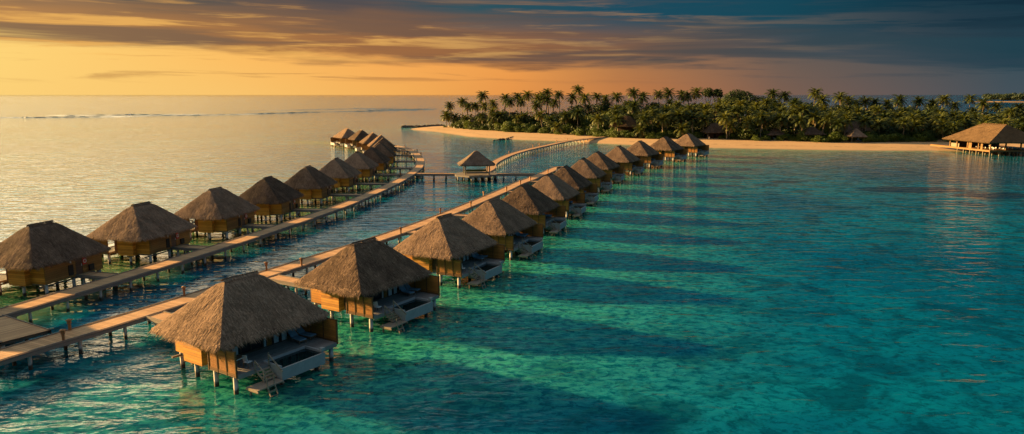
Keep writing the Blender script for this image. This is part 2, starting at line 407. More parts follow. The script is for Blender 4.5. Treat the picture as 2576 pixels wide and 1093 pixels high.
    # privacy screens
    def screen(x, q0, q1, z0, z1):
        p = MB(); bx(p, x - 0.05, x + 0.05, q0, q1, z0, z0 + 0.28, 1); bx(p, x - 0.05, x + 0.05, q0, q1, z1 - 0.08, z1, 1)
        n = 3; L = (q1 - q0) / n
        for k in range(n + 1):
            qq = q0 + k * L; bx(p, x - 0.07, x + 0.07, qq - 0.05, qq + 0.05, z0 - 0.02, z1 + 0.03, 1)
        for k in range(n): bx(p, x - 0.03, x + 0.03, q0 + k * L + 0.055, q0 + (k + 1) * L - 0.055, z0 + 0.284, z1 - 0.084, 0)
        p.build('privacy_screen', [M_SCREEN, M_FRAME], root)
    screen(-4.50, 1.75, 4.98, 1.42, 3.40); screen(4.80, 1.0, 5.70, 1.45, 3.55)
    # plunge pool
    p = MB(); x0, x1, q0, q1 = -1.60, 2.70, 4.18, 6.50
    bx(p, x0, x1, q0, q0 + 0.16, 0.55, 1.66); bx(p, x0, x1, q1 - 0.16, q1, 0.55, 1.50)
    bx(p, x0, x0 + 0.16, q0 + 0.164, q1 - 0.164, 0.55, 1.66); bx(p, x1 - 0.16, x1, q0 + 0.164, q1 - 0.164, 0.55, 1.66)
    bx(p, x0 + 0.17, x1 - 0.17, q0 + 0.17, q1 - 0.17, 0.55, 0.7); bx(p, x1 - 0.3, x1 + 0.05, q1 - 0.35, q1 - 0.005, 1.664, 1.9)
    pool = p.build('plunge_pool', M_PLASTER, root)
    p = MB(); bx(p, x0 + 0.165, x1 - 0.165, q0 + 0.165, q1 - 0.165, 1.30, 1.47); p.build('pool_water', M_POOLWATER, pool)
    # stairs, landing, ladder
    st = MB()
    for k in range(4): bx(st, -2.75, -1.80, 5.10 + k * 0.22, 5.34 + k * 0.22, 1.38 - k * 0.19, 1.43 - k * 0.19)
    for x in (-2.82, -1.74): st.bar((x, s * 5.05, 1.42), (x, s * 6.0, 0.78), 0.06, 0.16)
    for x in (-2.90,): st.bar((x, s * 5.05, 2.25), (x, s * 6.1, 1.55), 0.07, 0.09); st.bar((x, s * 5.1, 1.3), (x, s * 5.1, 2.25), 0.08, 0.08); st.bar((x, s * 6.05, 0.75), (x, s * 6.05, 1.6), 0.08, 0.08)
    st.bar((-1.70, s * 5.15, 1.3), (-1.70, s * 5.15, 2.55), 0.09, 0.09); st.bar((-1.70, s * 5.15, 2.4), (-1.70, s * 6.7, 1.35), 0.07, 0.09)
    st.build('staircase', M_RAIL, root)
    l = MB()
    for k in range(9): bx(l, -4.15, -1.75, 5.55 + k * 0.145, 5.55 + k * 0.145 + 0.13, 0.62, 0.70)
    bx(l, -4.15, -4.05, 5.5, 6.9, 0.48, 0.616); bx(l, -1.85, -1.75, 5.5, 6.9, 0.48, 0.616); bx(l, -3.9, -3.78, 5.6, 5.72, -1.2, 0.476); bx(l, -2.2, -2.08, 5.6, 5.72, -1.2, 0.476)
    l.build('landing', M_RAIL, root)
    a = MB()
    for x in (-3.25, -2.60):
        a.bar((x, s * 6.75, 0.9), (x, s * 7.55, -0.9), 0.07, 0.1)
        a.bar((x, s * 6.80, 0.7), (x, s * 6.80, 1.45), 0.06, 0.06)
    for k in range(5):
        t = 0.12 + k * 0.2; a.bar((-3.25, s * (6.75 + 0.8 * t), 0.9 - 1.8 * t), (-2.60, s * (6.75 + 0.8 * t), 0.9 - 1.8 * t), 0.05, 0.12)
    a.build('ladder', M_RAIL, root)
    pm = MB(); pm.tube([(0, 0, -3), (0, 0, 1.47)], 0.18, 12)
    first = None
    for x, q in ((-4.28, 4.55), (-4.15, 2.0), (-3.75, -1.0), (-3.3, -3.65), (4.4, 5.35), (4.2, 1.9), (3.95, -1.0), (3.95, -3.65), (0.3, -3.65), (0.3, -1.2), (0.3, 1.7), (-0.2, 3.6), (2.9, 3.7)):
        if first is None: first = pm.build('post', M_POST, root); o = first; o.data.polygons.foreach_set('use_smooth', [len(p.vertices) == 4 for p in o.data.polygons])
        else: o = link('post', first.data, root)
        o.location = (x, s * q, -0.12)
    for x, q in ((-1.2, 5.9), (2.2, 6.0)):
        o = link('pool_post', first.data, root); o.location = (x, s * q, -0.93)
    return root

VILLA_B = [un(617, 692, 7.6), un(925, 604, 7.6), un(1126, 541, 7.6), un(1248, 499.5, 7.6), un(1325, 463, 7.6), un(1387, 437, 7.6), un(1427, 417.5, 7.6),
           un(1471, 397.5, 7.6), un(1507, 382, 7.6), un(1561, 369, 7.6), un(1613, 357, 7.6), un(1676, 347, 7.6), un(1734, 339.5, 7.6)]
c2 = lambda x, y: ((990 + x * .2013) * .81313, (380 + y * .2013) * .81313)
VILLA_A = [un(*q, 7.6) for q in [(101, 560), (354, 511), (541, 473), (673, 445), (774, 418), (845, 398), (898, 381.5), c2(790, 375), c2(925, 303), c2(965, 235), c2(935, 185), c2(810, 150), c2(635, 108), c2(410, 85)]]
def headings(P):
    out = []
    for i in range(len(P)):
        a, b = P[max(0, i - 1)], P[min(len(P) - 1, i + 1)]
        out.append(math.atan2(b.y - a.y, b.x - a.x))
    return out
VILLA_B = [v + Vector((-0.4, 0, 0)) for v in VILLA_B]
VILLA_A.insert(0, Vector((-58.2, 66.2, 0))); HB = headings(VILLA_B); HA = headings(VILLA_A)
HB = [h - R(6.5) * max(0, 1 - i / 8) for i, h in enumerate(HB)]
lounger_mesh = []
def make_lounger():
    root = empty('sun_lounger', (0, 0, 0))
    f = MB(); f.box(-0.36, 0.36, -0.95, 0.95, 0.24, 0.31)
    f.build('frame', M_FURN, root)
    for x in (-0.32, 0.32):
        for y in (-0.85, 0.85): l = MB(); l.box(x - 0.035, x + 0.035, y - 0.035, y + 0.035, 0, 0.236); l.build('leg', M_FURN, root)
    c = MB(); c.box(-0.33, 0.33, -0.25, 0.93, 0.314, 0.40); c.build('seat_cushion', M_CUSHION, root)
    b = MB(); b.bar((0, -0.27, 0.38), (0, -0.86, 0.92), 0.66, 0.09); b.build('backrest', M_CUSHION, root)
    return root
def make_table():
    root = empty('dining_table', (0, 0, 0))
    t = MB(); t.box(-0.5, 0.5, -0.4, 0.4, 0.71, 0.75, 0); t.box(-0.53, -0.504, -0.43, 0.43, 0.70, 0.755, 1); t.box(0.504, 0.53, -0.43, 0.43, 0.70, 0.755, 1); t.box(-0.5, 0.5, -0.43, -0.404, 0.70, 0.755, 1); t.box(-0.5, 0.5, 0.404, 0.43, 0.70, 0.755, 1)
    t.build('tabletop', [M_FURN, M_WHITE], root)
    for x in (-0.42, 0.42):
        for y in (-0.32, 0.32): l = MB(); l.box(x - 0.03, x + 0.03, y - 0.03, y + 0.03, 0, 0.696); l.build('leg', M_FURN, root)
    return root
def make_chair():
    root = empty('deck_chair', (0, 0, 0))
    s_ = MB(); s_.box(-0.24, 0.24, -0.24, 0.24, 0.42, 0.47); s_.build('seat', M_WHITE, root)
    b = MB(); b.bar((0, -0.23, 0.46), (0, -0.33, 0.9), 0.46, 0.04); b.build('backrest', M_WHITE, root)
    for x in (-0.21, 0.21):
        for y in (-0.21, 0.21): l = MB(); l.box(x - 0.02, x + 0.02, y - 0.02, y + 0.02, 0, 0.416); l.build('leg', M_FURN, root)
    return root
def local_to_world(c, h, x, y, z):
    return Vector((c.x + x * math.cos(h) - y * math.sin(h), c.y + x * math.sin(h) + y * math.cos(h), z))
protoB = [make_villa(-1, 3), make_villa(-1, 11)]
protoA = [make_villa(1, 5), make_villa(1, 17)]
used = set()
def place(protos, k, loc, h):
    p = protos[k]
    if p.name not in used:
        used.add(p.name); p.location = loc; p.rotation_euler = (0, 0, h); return p
    return copy_tree(p, loc, h)
lg = make_lounger(); tb = make_table(); ch = make_chair()
firsts = {}
def place1(p, loc, h, sc=1.0):
    if p.name not in firsts: firsts[p.name] = 1; p.location = loc; p.rotation_euler = (0, 0, h); o = p
    else: o = copy_tree(p, loc, h)
    o.scale = (sc,) * 3
    return o
nB = len(VILLA_B)
HB = [h + R(rng.uniform(-1.3, 1.3)) for h in HB]; HA = [h + R(rng.uniform(-1.3, 1.3)) for h in HA]
for i, (c, h) in enumerate(zip(VILLA_B, HB)):
    o = place(protoB, i % 2, (c.x, c.y, 0), h); sc_v = 1.0 + 0.015 * max(0, i - 7); o.scale = (sc_v,) * 3
    who = 'nearest to the camera' if i == 0 else 'the farthest' if i == nB - 1 else ordw(i + 1) + ' from the camera'
    tag(o, f'thatched stilt villa with pool deck in the right row, {who}', 'villa', 'thatched villas of the right row')
    for k, (x, q) in enumerate(((3.05, 2.75), (4.1, 2.6))):
        l = place1(lg, local_to_world(c, h, x * sc_v, -q * sc_v, 1.607 * sc_v), h + math.pi + R((-6, 8)[k]))
        tag(l, f'blue cushioned sun lounger on the deck of the {ordw(i + 1)} right-row villa, ' + ('nearer the pool' if k == 0 else 'against the far screen'), 'sun lounger', 'sun loungers on the pool decks')
    if i < 5:
        t = place1(tb, local_to_world(c, h, -3.3, -3.55, 1.605), h + R(8))
        tag(t, f'small white edged table behind the near screen of the {ordw(i + 1)} right-row villa', 'table', 'tables on the pool decks')
        t = place1(ch, local_to_world(c, h, -2.95, -4.3, 1.605), h + R(190))
        tag(t, f'white seat at the deck table of the {ordw(i + 1)} right-row villa', 'chair', 'seats on the pool decks')
nA = len(VILLA_A)
for i, (c, h) in enumerate(zip(VILLA_A, HA)):
    o = place(protoA, i % 2, (c.x, c.y, 0), h)
    who = 'just beyond the left frame edge' if i == 0 else 'the far end one at the open sea' if i == nA - 1 else ordw(i) + ' one from the left frame edge'
    tag(o, f'thatched plank walled villa in the left row, {who}', 'villa', 'thatched villas of the left row')
# lifebuoy boards beside the doors of the left row
lb = MB()
lb.box(-0.27, 0.27, -0.03, 0.0, -0.42, 0.42)
board = lb.build('lifebuoy_board', M_RED)
ring = MB(); pts = []
nr, nt_ = 16, 6
for i in range(nr):
    a = 2 * math.pi * i / nr
    for k in range(nt_):
        b = 2 * math.pi * k / nt_; rr = 0.19 + 0.05 * math.cos(b)
        ring.v.append((rr * math.cos(a), -0.075 + 0.045 * math.sin(b), rr * math.sin(a)))
for i in range(nr):
    for k in range(nt_):
        ring.f.append((i * nt_ + k, i * nt_ + (k + 1) % nt_, ((i + 1) % nr) * nt_ + (k + 1) % nt_, ((i + 1) % nr) * nt_ + k)); ring.m.append(0)
rg = ring.build('ring', M_WHITE, board, True)
for i in range(1, 9):
    c, h = VILLA_A[i], HA[i]
    o = board if i == 1 else copy_tree(board)
    o.location = local_to_world(c, h, 1.62, -4.03, 3.0); o.rotation_euler = (0, 0, h)
    tag(o, f'red board with a white ring by the door of the {ordw(i)} left-row villa', 'lifebuoy', 'red lifebuoy boards on the left-row villas')

# ------------------------------------------------------------------ boardwalks
def smooth_path(P, step=2.0):
    P = [Vector((p[0], p[1], 0)) for p in P]; out = []
    Q = [P[0] * 2 - P[1]] + P + [P[-1] * 2 - P[-2]]
    for i in range(1, len(Q) - 2):
        a, b, c, d = Q[i - 1], Q[i], Q[i + 1], Q[i + 2]
        n = max(1, int((c - b).length / step))
        for k in range(n):
            t = k / n
            out.append(0.5 * ((2 * b) + (c - a) * t + (2 * a - 5 * b + 4 * c - d) * t * t + (3 * b - a - 3 * c + d) * t ** 3))
    out.append(P[-1]); return out
def frames(P):
    res = []; L = 0
    for i, p in enumerate(P):
        d = (P[min(i + 1, len(P) - 1)] - P[max(i - 1, 0)]).normalized()
        if i: L += (p - P[i - 1]).length
        res.append((p, d, Vector((d.y, -d.x, 0)), L))      # point, heading, right side, metres
    return res
post_me = None
def walk_post(z):
    m = MB(); m.tube([(0, 0, -3), (0, 0, z)], 0.15, 10); return m
wp = walk_post(1.18); WP = bpy.data.meshes.new('walk_post'); WP.from_pydata(wp.v, [], wp.f); WP.materials.append(M_POST); WP.update()
thin = MB(); thin.tube([(0, 0, -3), (0, 0, 1.3)], 0.13, 8); TP = bpy.data.meshes.new('slim_post'); TP.from_pydata(thin.v, [], thin.f); TP.materials.append(M_WHITE); TP.update()
def boardwalk(P, w, label, group=None, z=1.6, spacing=4.2, kerb=True, splay=0.0, name='boardwalk', pm=None, phase=1.0, maxp=100, skirt=0.30):
    fr = frames(P); root = empty(name, (fr[0][0].x, fr[0][0].y, 0)); o0 = fr[0][0]
    mb = MB(); uvs = []
    def strip(off0, z0, off1, z1):
        for (p, d, s, L), (p2, d2, s2, L2) in zip(fr[:-1], fr[1:]):
            mb.face([p - o0 + s * off0 + Vector((0, 0, z0)), p2 - o0 + s2 * off0 + Vector((0, 0, z0)), p2 - o0 + s2 * off1 + Vector((0, 0, z1)), p - o0 + s * off1 + Vector((0, 0, z1))])
            uvs.extend([(L, off0), (L2, off0), (L2, off1), (L, off1)])
    h = w / 2
    strip(h, z, -h, z); strip(-h, z, -h, z - 0.07); strip(h, z - 0.07, h, z); strip(-h, z - 0.07, h, z - 0.07)
    for (p, d, s, L) in (fr[0], fr[-1]):
        mb.face([p - o0 + s * h + Vector((0, 0, z)), p - o0 - s * h + Vector((0, 0, z)), p - o0 - s * h + Vector((0, 0, z - 0.07)), p - o0 + s * h + Vector((0, 0, z - 0.07))]); uvs.extend([(0, 0)] * 4)
    dk = mb.build('deck', M_WALK, root)
    ul = dk.data.uv_layers.new(name='UVMap'); 
    for i, u in enumerate(uvs): ul.data[i].uv = u
    def beam(nm, off, bw, z0, z1, mat):
        m = MB()
        for (p, d, s, L), (p2, d2, s2, L2) in zip(fr[:-1], fr[1:]):
            a = [p - o0 + s * (off + e) + Vector((0, 0, zz)) for e, zz in ((-bw / 2, z0), (bw / 2, z0), (bw / 2, z1), (-bw / 2, z1))]
            b = [p2 - o0 + s2 * (off + e) + Vector((0, 0, zz)) for e, zz in ((-bw / 2, z0), (bw / 2, z0), (bw / 2, z1), (-bw / 2, z1))]
            for k in range(4): m.face([a[k], b[k], b[(k + 1) % 4], a[(k + 1) % 4]])
        m.build(nm, mat, root)
    beam('side_beam', h + 0.045, 0.08, z - 0.08 - skirt, z + 0.005, M_BEAM); beam('side_beam', -h - 0.045, 0.08, z - 0.08 - skirt, z + 0.005, M_BEAM)
    if kerb:
        beam('kerb_rail', h - 0.06, 0.10, z + 0.02, z + 0.08, M_BEAM); beam('kerb_rail', -h + 0.06, 0.10, z + 0.02, z + 0.08, M_BEAM)
    tot = fr[-1][3]; L = phase; n = 0; cb = MB()
    rest = MB(); me = pm or WP
    while L < tot - 0.3:
        i = max(k for k in range(len(fr)) if fr[k][3] <= L); p, d, s, l0 = fr[i]
        q = p + d * (L - l0) - o0
        cb.bar(q - s * (h - 0.02) + Vector((0, 0, z - 0.28)), q + s * (h - 0.02) + Vector((0, 0, z - 0.28)), 0.2, 0.22)
        for sg in (1, -1):
            if n < maxp:
                o = link('post', me, root); o.location = q + s * sg * (h - 0.28); n += 1
                if splay: o.rotation_euler = (0, 0, 0); o.rotation_euler = (Vector((0, 0, 1)) - s * sg * splay * 0.5).to_track_quat('Z', 'Y').to_euler() if False else (0, 0, 0)
            else:
                b = q + s * sg * (h - 0.28); rest.tube([b + Vector((0, 0, -2)), b + Vector((0, 0, z - 0.4))], 0.15, 6)
        L += spacing
    cb.build('cross_beam', M_BEAM, root)
    if rest.v: r_ = rest.build('posts', M_POST, root); r_['kind'] = 'stuff'
    tag(root, label, 'boardwalk', group)
    return root
pathB = [(-47, 41), (-40.7, 55.4), (-35.6, 65.6), (-27.8, 83.4), (-15.2, 113.5)]
pathB += [tuple(un(u, v, 1.6))[:2] for u, v in ((1249, 487), (1300.6, 463), (1330, 452), (1372, 435), (1410, 420))]
for i in (8, 9, 10, 11, 12):
    c, h = VILLA_B[i], HB[i]; pathB.append(tuple(local_to_world(c, h, 0, 9.0, 0))[:2])
PB = smooth_path(pathB)
pathA = [(-53, 55), (-48.4, 67.1), (-46.2, 74.5), (-44.4, 80.6), (-39.5, 98.5), (-35.3, 117), (-31.7, 134.6), (-29.4, 151.9), (-27.7, 168.5), (-26.6, 189.3), (-26.7, 208), (-29.4, 232.9), (-34.6, 260), (-40.5, 280.5), (-47, 295), (-55, 309), (-64, 323), (-70, 331)]
PA = smooth_path(pathA)
boardwalk(PB, 2.7, 'long sunlit timber boardwalk running behind the right row of villas', maxp=96, phase=0.6, kerb=True)
boardwalk(PA, 2.6, 'curving timber boardwalk with patches of sun along the left row of villas', maxp=96, phase=2.2)
# link between the two boardwalks at the lower left
LK = [Vector((-47.5 + 0.9, 64.1 - 0.35, 0)), Vector((-42.0, 61.0, 0))]
lk0 = (un(0, 815, 1.6) + un(15.6, 795.3, 1.6)) / 2
d_ = (un(135.4, 833, 1.6) - un(15.6, 795.3, 1.6)); d_.z = 0; wid = 3.9
n_ = Vector((d_.y, -d_.x, 0)).normalized()
A0 = un(15.6, 795.3, 1.6); A0.z = 0
s0 = A0 + n_ * (wid / 2) if n_.y < 0 else A0 - n_ * (wid / 2)
s0 = s0 - d_.normalized() * 0.6
lk = [s0 + d_ * t for t in (0, 0.5, 1.0)]
o = boardwalk(lk, wid, 'wide shaded plank link joining the two long boardwalks near the camera', z=1.588, spacing=3.4, phase=1.2, name='link_platform')
# crossing to the pavilion
GC = Vector((-9.3, 190.5, 0))
boardwalk([Vector((-25.2, 191.2, 0)), Vector((-20, 191, 0)), Vector((-14.9, 190.8, 0))], 2.2, 'straight boardwalk on tall posts between the left row and the pavilion', z=1.592, spacing=3.2, name='crossing', skirt=0.42, phase=1.5)
boardwalk([Vector((-3.7, 190.6, 0)), Vector((1, 190.4, 0)), Vector((6.0, 190.0, 0))], 2.2, 'straight boardwalk on tall posts between the pavilion and the right row', z=1.592, spacing=3.2, name='crossing', skirt=0.42, phase=1.5)
pathC = [(-7.2, 195.6), (-6.0, 205), (-5.6, 222), (-1.3, 249), (5.3, 274), (15.2, 302), (26, 330), (46, 362)]
PC = smooth_path(pathC)
boardwalk(PC, 2.8, 'curved boardwalk leading from the pavilion to the island beach', z=1.594, spacing=3.6, name='beach_boardwalk', pm=TP, phase=1)
# footbridges
def nearest_on(P, c, dirn):
    best = None
    for p in P:
        v = p - Vector((c.x, c.y, 0)); lat = abs(v.x * dirn.y - v.y * dirn.x)
        if v.dot(dirn) > 0 and (best is None or lat < best[0]): best = (lat, v.dot(dirn))
    return best[1]
def footbridge(c, h, s, P, hw, label, grp, x0=1.2):
    n = Vector((-math.sin(h), math.cos(h), 0)) * (-s)      # toward the entry
    base = local_to_world(c, h, x0, 0, 0)
    L = nearest_on(P, base, n) - hw - 0.1
    if L < 4.6: return
    a = base + n * 4.05; b = base + n * L
    k = max(2, int((b - a).length / 2) + 1)
    boardwalk([a.lerp(b, i / (k - 1)) for i in range(k)], 1.9, label, grp, z=1.597, spacing=2.8, phase=0.8, kerb=True, name='footbridge', skirt=0.2)
for i, (c, h) in enumerate(zip(VILLA_A, HA)):
    footbridge(c, h, 1, PA, 1.3, 'short footbridge from the left boardwalk to ' + ('the villa beyond the frame edge' if i == 0 else f'the door of its {ordw(i)} villa'), 'footbridges to the left-row villas')
for i, (c, h) in enumerate(zip(VILLA_B, HB)):
    footbridge(c, h, -1, PB, 1.35, f'footbridge from the sunlit boardwalk to the {ordw(i + 1)} villa of the right row', 'footbridges to the right-row villas', x0=1.0)

# bollard lanterns
def make_bollard():
    root = empty('bollard_light', (0, 0, 0))
    p = MB(); p.box(-0.10, 0.10, -0.10, 0.10, 0, 0.62); p.build('post', M_LAMPWOOD, root)
    l = MB(); l.box(-0.16, 0.16, -0.16, 0.16, 0.624, 0.68); l.box(-0.13, 0.13, -0.13, 0.13, 0.684, 0.88); l.build('lantern', M_LAMPWOOD, root)
    c = MB(); c.box(-0.22, 0.22, -0.22, 0.22, 0.884, 0.94); b = len(c.v)
    c.v += [(-0.2, -0.2, 0.944), (0.2, -0.2, 0.944), (0.2, 0.2, 0.944), (-0.2, 0.2, 0.944), (0, 0, 1.05)]
    for k in range(4): c.f.append((b + k, b + (k + 1) % 4, b + 4)); c.m.append(0)
    c.build('cap', M_LAMPWOOD, root)
    return root
bl = make_bollard()
def snap(p, P, hw):            # to the edge of the nearest walkway
    fr = frames(P); q = min(fr, key=lambda f: (f[0] - p).length)
    off = (p - q[0]).dot(q[2]); sg = 1 if off > 0 else -1
    return q[0] + q[2] * sg * hw
BOL = [((135, 834), PB, 'at the corner where the plank link meets the sunlit boardwalk'), ((174, 858), PB, 'on the near edge of the sunlit boardwalk opposite the plank link'),
       ((448, 746), PB, 'on the far edge of the boardwalk left of the nearest villa roof'), ((680, 677), PB, 'on the far edge above the nearest villa roof'),
       ((764, 670.6), PB, 'beside the footbridge of the second right-row villa'), ((1005, 590), PB, 'beside the footbridge of the third right-row villa'),
       ((1098, 540), PB, 'on the far edge above the third villa roof'), ((1185.7, 521.4), PB, 'by the fourth right-row footbridge'), ((1210, 493.4), PB, 'on the far edge above the fourth villa roof'),
       ((1272, 482.7), PB, 'by the fifth right-row footbridge'), ((1306.7, 466), PB, 'on the near edge by the sixth right-row villa'), ((1329.8, 455.4), PB, 'just before the crossing meets the right boardwalk'),
       ((1372, 436.3), PB, 'just past the crossing on the right boardwalk'), ((1013.8, 370.9), PA, 'at the far bend of the left boardwalk'), ((1050.2, 384), PA, 'on the outer edge of the bend, second from its far end'),
       ((1062, 392), PA, 'on the outer edge of the bend, third from its far end'), ((999.5, 445.9), PA, 'on the left boardwalk before the bend'), ((1336.4, 372), PC, 'halfway along the beach boardwalk'),
       ((1354, 368.5), PC, 'just past the middle of the beach boardwalk'), ((1400, 359), PC, 'on the beach boardwalk near the sand'), ((1432, 354.2), PC, 'last one on the beach boardwalk before the sand'), ((1283, 388), PC, 'on the beach boardwalk near the pavilion')]
for uv, P, txt in BOL:
    p = un(*uv, 1.6); p.z = 0; q = snap(p, P, 1.18); q.z = 1.6
    o = place1(bl, q, rng.uniform(-0.2, 0.2) + R(20)); tag(o, 'wooden lantern bollard ' + txt, 'bollard light', 'lantern bollards along the boardwalks')

# ------------------------------------------------------------------ pavilion at the crossing
gz = empty('pavilion', GC, R(8))
m = MB(); n = 8; rad = 6.1
pts = [(rad * math.cos(R(22.5 + 45 * k)), rad * math.sin(R(22.5 + 45 * k)) * 0.92) for k in range(n)]
m.face([(x, y, 1.60) for x, y in pts]); m.face([(x, y, 1.15) for x, y in pts][::-1])
for k in range(n):
    a, b = pts[k], pts[(k + 1) % n]; m.face([(a[0], a[1], 1.15), (b[0], b[1], 1.15), (b[0], b[1], 1.60), (a[0], a[1], 1.60)])
m.build('platform', M_BEAM, gz)
rv, fv = thatch_roof(4.75, 4.6, 0.05, 4.3, 7.9, seed=31, tufts=2600, sag=0.16, round_c=0.18, fringe=0.35)
rf = rv.build('roof', M_THATCH_OLD, gz); fv.build('eave_fringe', M_THATCH_OLD, rf)
pp = MB(); pp.box(-0.14, 0.14, -0.14, 0.14, 1.604, 4.6); pm0 = None
for x in (-3.1, 3.1):
    for y in (-3.0, 3.0):
        if pm0 is None: pm0 = pp.build('roof_post', M_RAIL, gz); o = pm0
        else: o = link('roof_post', pm0.data, gz)
        o.location = (x, y, 0)
def add_bench(x0, x1, y0, y1):
    b = MB(); b.box(x0, x1, y0, y1, 1.95, 2.05); b.box(x0, x0 + 0.1, y0, y1, 1.604, 1.946); b.box(x1 - 0.1, x1, y0, y1, 1.604, 1.946)
    b.box(x0, x1, y0 if y1 < 0 else y1 - 0.06, y0 + 0.06 if y1 < 0 else y1, 2.054, 2.4); return b
add_bench(-2.9, 2.9, 2.3, 2.9).build('bench', M_GREENSEAT, gz); add_bench(-2.9, 2.9, -2.9, -2.3).build('bench', M_RAIL, gz)
po = MB(); po.tube([(0, 0, -3), (0, 0, 1.14)], 0.17, 8); pm1 = None
for x in (-5, -3.4, -1.7, 0, 1.7, 3.4, 5):
    for y in (-5.0, -2.6, 0, 2.6, 4.8):
        if x * x + y * y / 0.85 > 34: continue
        if pm1 is None: pm1 = po.build('post', M_POST, gz); o = pm1
        else: o = link('post', pm1.data, gz)
        o.location = (x, y, 0)
tag(gz, 'open sided pavilion with pyramid thatch roof where the boardwalks cross', 'pavilion')

# ------------------------------------------------------------------ island ground
shore = [(-66, 478), (-62, 462), (-44.9, 438), (-22.6, 387), (2.4, 361), (25, 349), (38.3, 335), (60, 318), (83, 306), (113, 298), (127, 294), (150, 291), (169, 291), (185, 285), (205, 276), (260, 262), (340, 250), (420, 262),
         (430, 420), (330, 500), (240, 545), (140, 560), (60, 570), (0, 560), (-40, 530), (-60, 505), (-64, 490)]
def sdist(x, y, poly):
    ins = False; best = 1e9; n = len(poly)
    for i in range(n):
        x1, y1 = poly[i]; x2, y2 = poly[(i + 1) % n]
        if (y1 > y) != (y2 > y) and x < (x2 - x1) * (y - y1) / (y2 - y1) + x1: ins = not ins
        dx, dy = x2 - x1, y2 - y1; t = max(0, min(1, ((x - x1) * dx + (y - y1) * dy) / (dx * dx + dy * dy)))
        d = math.hypot(x - x1 - t * dx, y - y1 - t * dy); best = min(best, d)
    return best if ins else -best
def ground_z(x, y):
    d = sdist(x, y, shore)
    z = -1.6 + 1.6 * min(1, max(0, (d + 14) / 14)) if d < 0 else 1.25 * (1 - math.exp(-d / 13)) + 0.012 * min(d, 60)
    if d > 2: z += 0.10 * mnoise.noise(Vector((x * 0.09, y * 0.09, 3))) + 0.05 * mnoise.noise(Vector((x * 0.4, y * 0.4, 8)))
    return z
def axis(segs):
    out = []
    for a, b, st in segs:
        v = a
        while v < b - 1e-6: out.append(v); v += st
    out.append(segs[-1][1]); return out
gx = axis([(-90, 200, 4), (200, 450, 10)]); gy = axis([(235, 400, 3.2), (400, 600, 7)])
g = MB(); g.v = [(x, y, ground_z(x, y)) for y in gy for x in gx]
for j in range(len(gy) - 1):
    for i in range(len(gx) - 1):
        a = j * len(gx) + i; g.f.append((a, a + 1, a + 1 + len(gx), a + len(gx)))
        g.m.append(0)
m, nt = new_mat('beach_sand'); p = POSC(nt); s = nt.nodes.new('ShaderNodeSeparateXYZ'); nt.links.new(p, s.inputs[0])
n1 = NOISE(nt, p, 0.12, 4, 0.6); n2 = NOISE(nt, p, 1.1, 4, 0.7)
c = MIX(nt, n1, (0.40, 0.255, 0.13), (0.52, 0.35, 0.19)); c = MIX(nt, MT(nt, 'MULTIPLY', SS(nt, n2, 0.55, 0.75), 0.35), c, (0.28, 0.21, 0.15))
wr = MT(nt, 'MULTIPLY', SS(nt, MT(nt, 'ABSOLUTE', MT(nt, 'SUBTRACT', MT(nt, 'ADD', s.outputs[2], MT(nt, 'MULTIPLY_ADD', n1, 0.5, -0.25)), 0.78)), 0.12, 0.03), SS(nt, NOISE(nt, p, 0.5, 4, 0.7), 0.48, 0.62))
c = MIX(nt, MT(nt, 'MULTIPLY', wr, 0.6), c, (0.12, 0.085, 0.05))
wet = SS(nt, MT(nt, 'ADD', s.outputs[2], MT(nt, 'MULTIPLY_ADD', n1, 0.2, -0.1)), 0.30, 0.06)
c = MIX(nt, MT(nt, 'MULTIPLY', wet, 0.6), c, (0.26, 0.20, 0.13))
finish(nt, c, 0.9, n2, 0.5, 0.15, 0.2)
structure(g.build('beach', m, None, True))

# ------------------------------------------------------------------ sea
wx = axis([(-40000, -6000, 8500), (-6000, -1000, 1000), (-1000, -160, 120), (-160, 160, 4), (160, 400, 12), (400, 1000, 120), (1000, 6000, 1000), (6000, 40000, 8500)])
wy = axis([(-300, 20, 80), (20, 400, 4), (400, 640, 12), (640, 1200, 80), (1200, 6000, 800), (6000, 60000, 9000)])
w = MB(); w.v = [(x, y, 0) for y in wy for x in wx]
for j in range(len(wy) - 1):
    for i in range(len(wx) - 1):
        a = j * len(wx) + i; w.f.append((a, a + 1, a + 1 + len(wx), a + len(wx))); w.m.append(0)
def pdist(x, y, P):
    best = 1e9; side = 0
    for (x1, y1), (x2, y2) in zip(P[:-1], P[1:]):
        dx, dy = x2 - x1, y2 - y1; t = max(0, min(1, ((x - x1) * dx + (y - y1) * dy) / (dx * dx + dy * dy)))
        d = math.hypot(x - x1 - t * dx, y - y1 - t * dy)
        if d < best: best = d; side = dx * (y - y1) - dy * (x - x1)
    return best, side
rowB = [(-40, 12)] + [(v.x, v.y) for v in VILLA_B] + [(90, 300)]
rowA = [(-70, 20)] + [(v.x, v.y) for v in VILLA_A] + [(-95, 345)]
def sm(x, a, b):
    t = max(0, min(1, (x - a) / (b - a))); return t * t * (3 - 2 * t)
sea_o = structure(w.build('sea', None)) if False else None
me = bpy.data.meshes.new('sea'); me.from_pydata(w.v, [], w.f)
atr = me.color_attributes.new('depth', 'FLOAT_COLOR', 'POINT')
cols = []
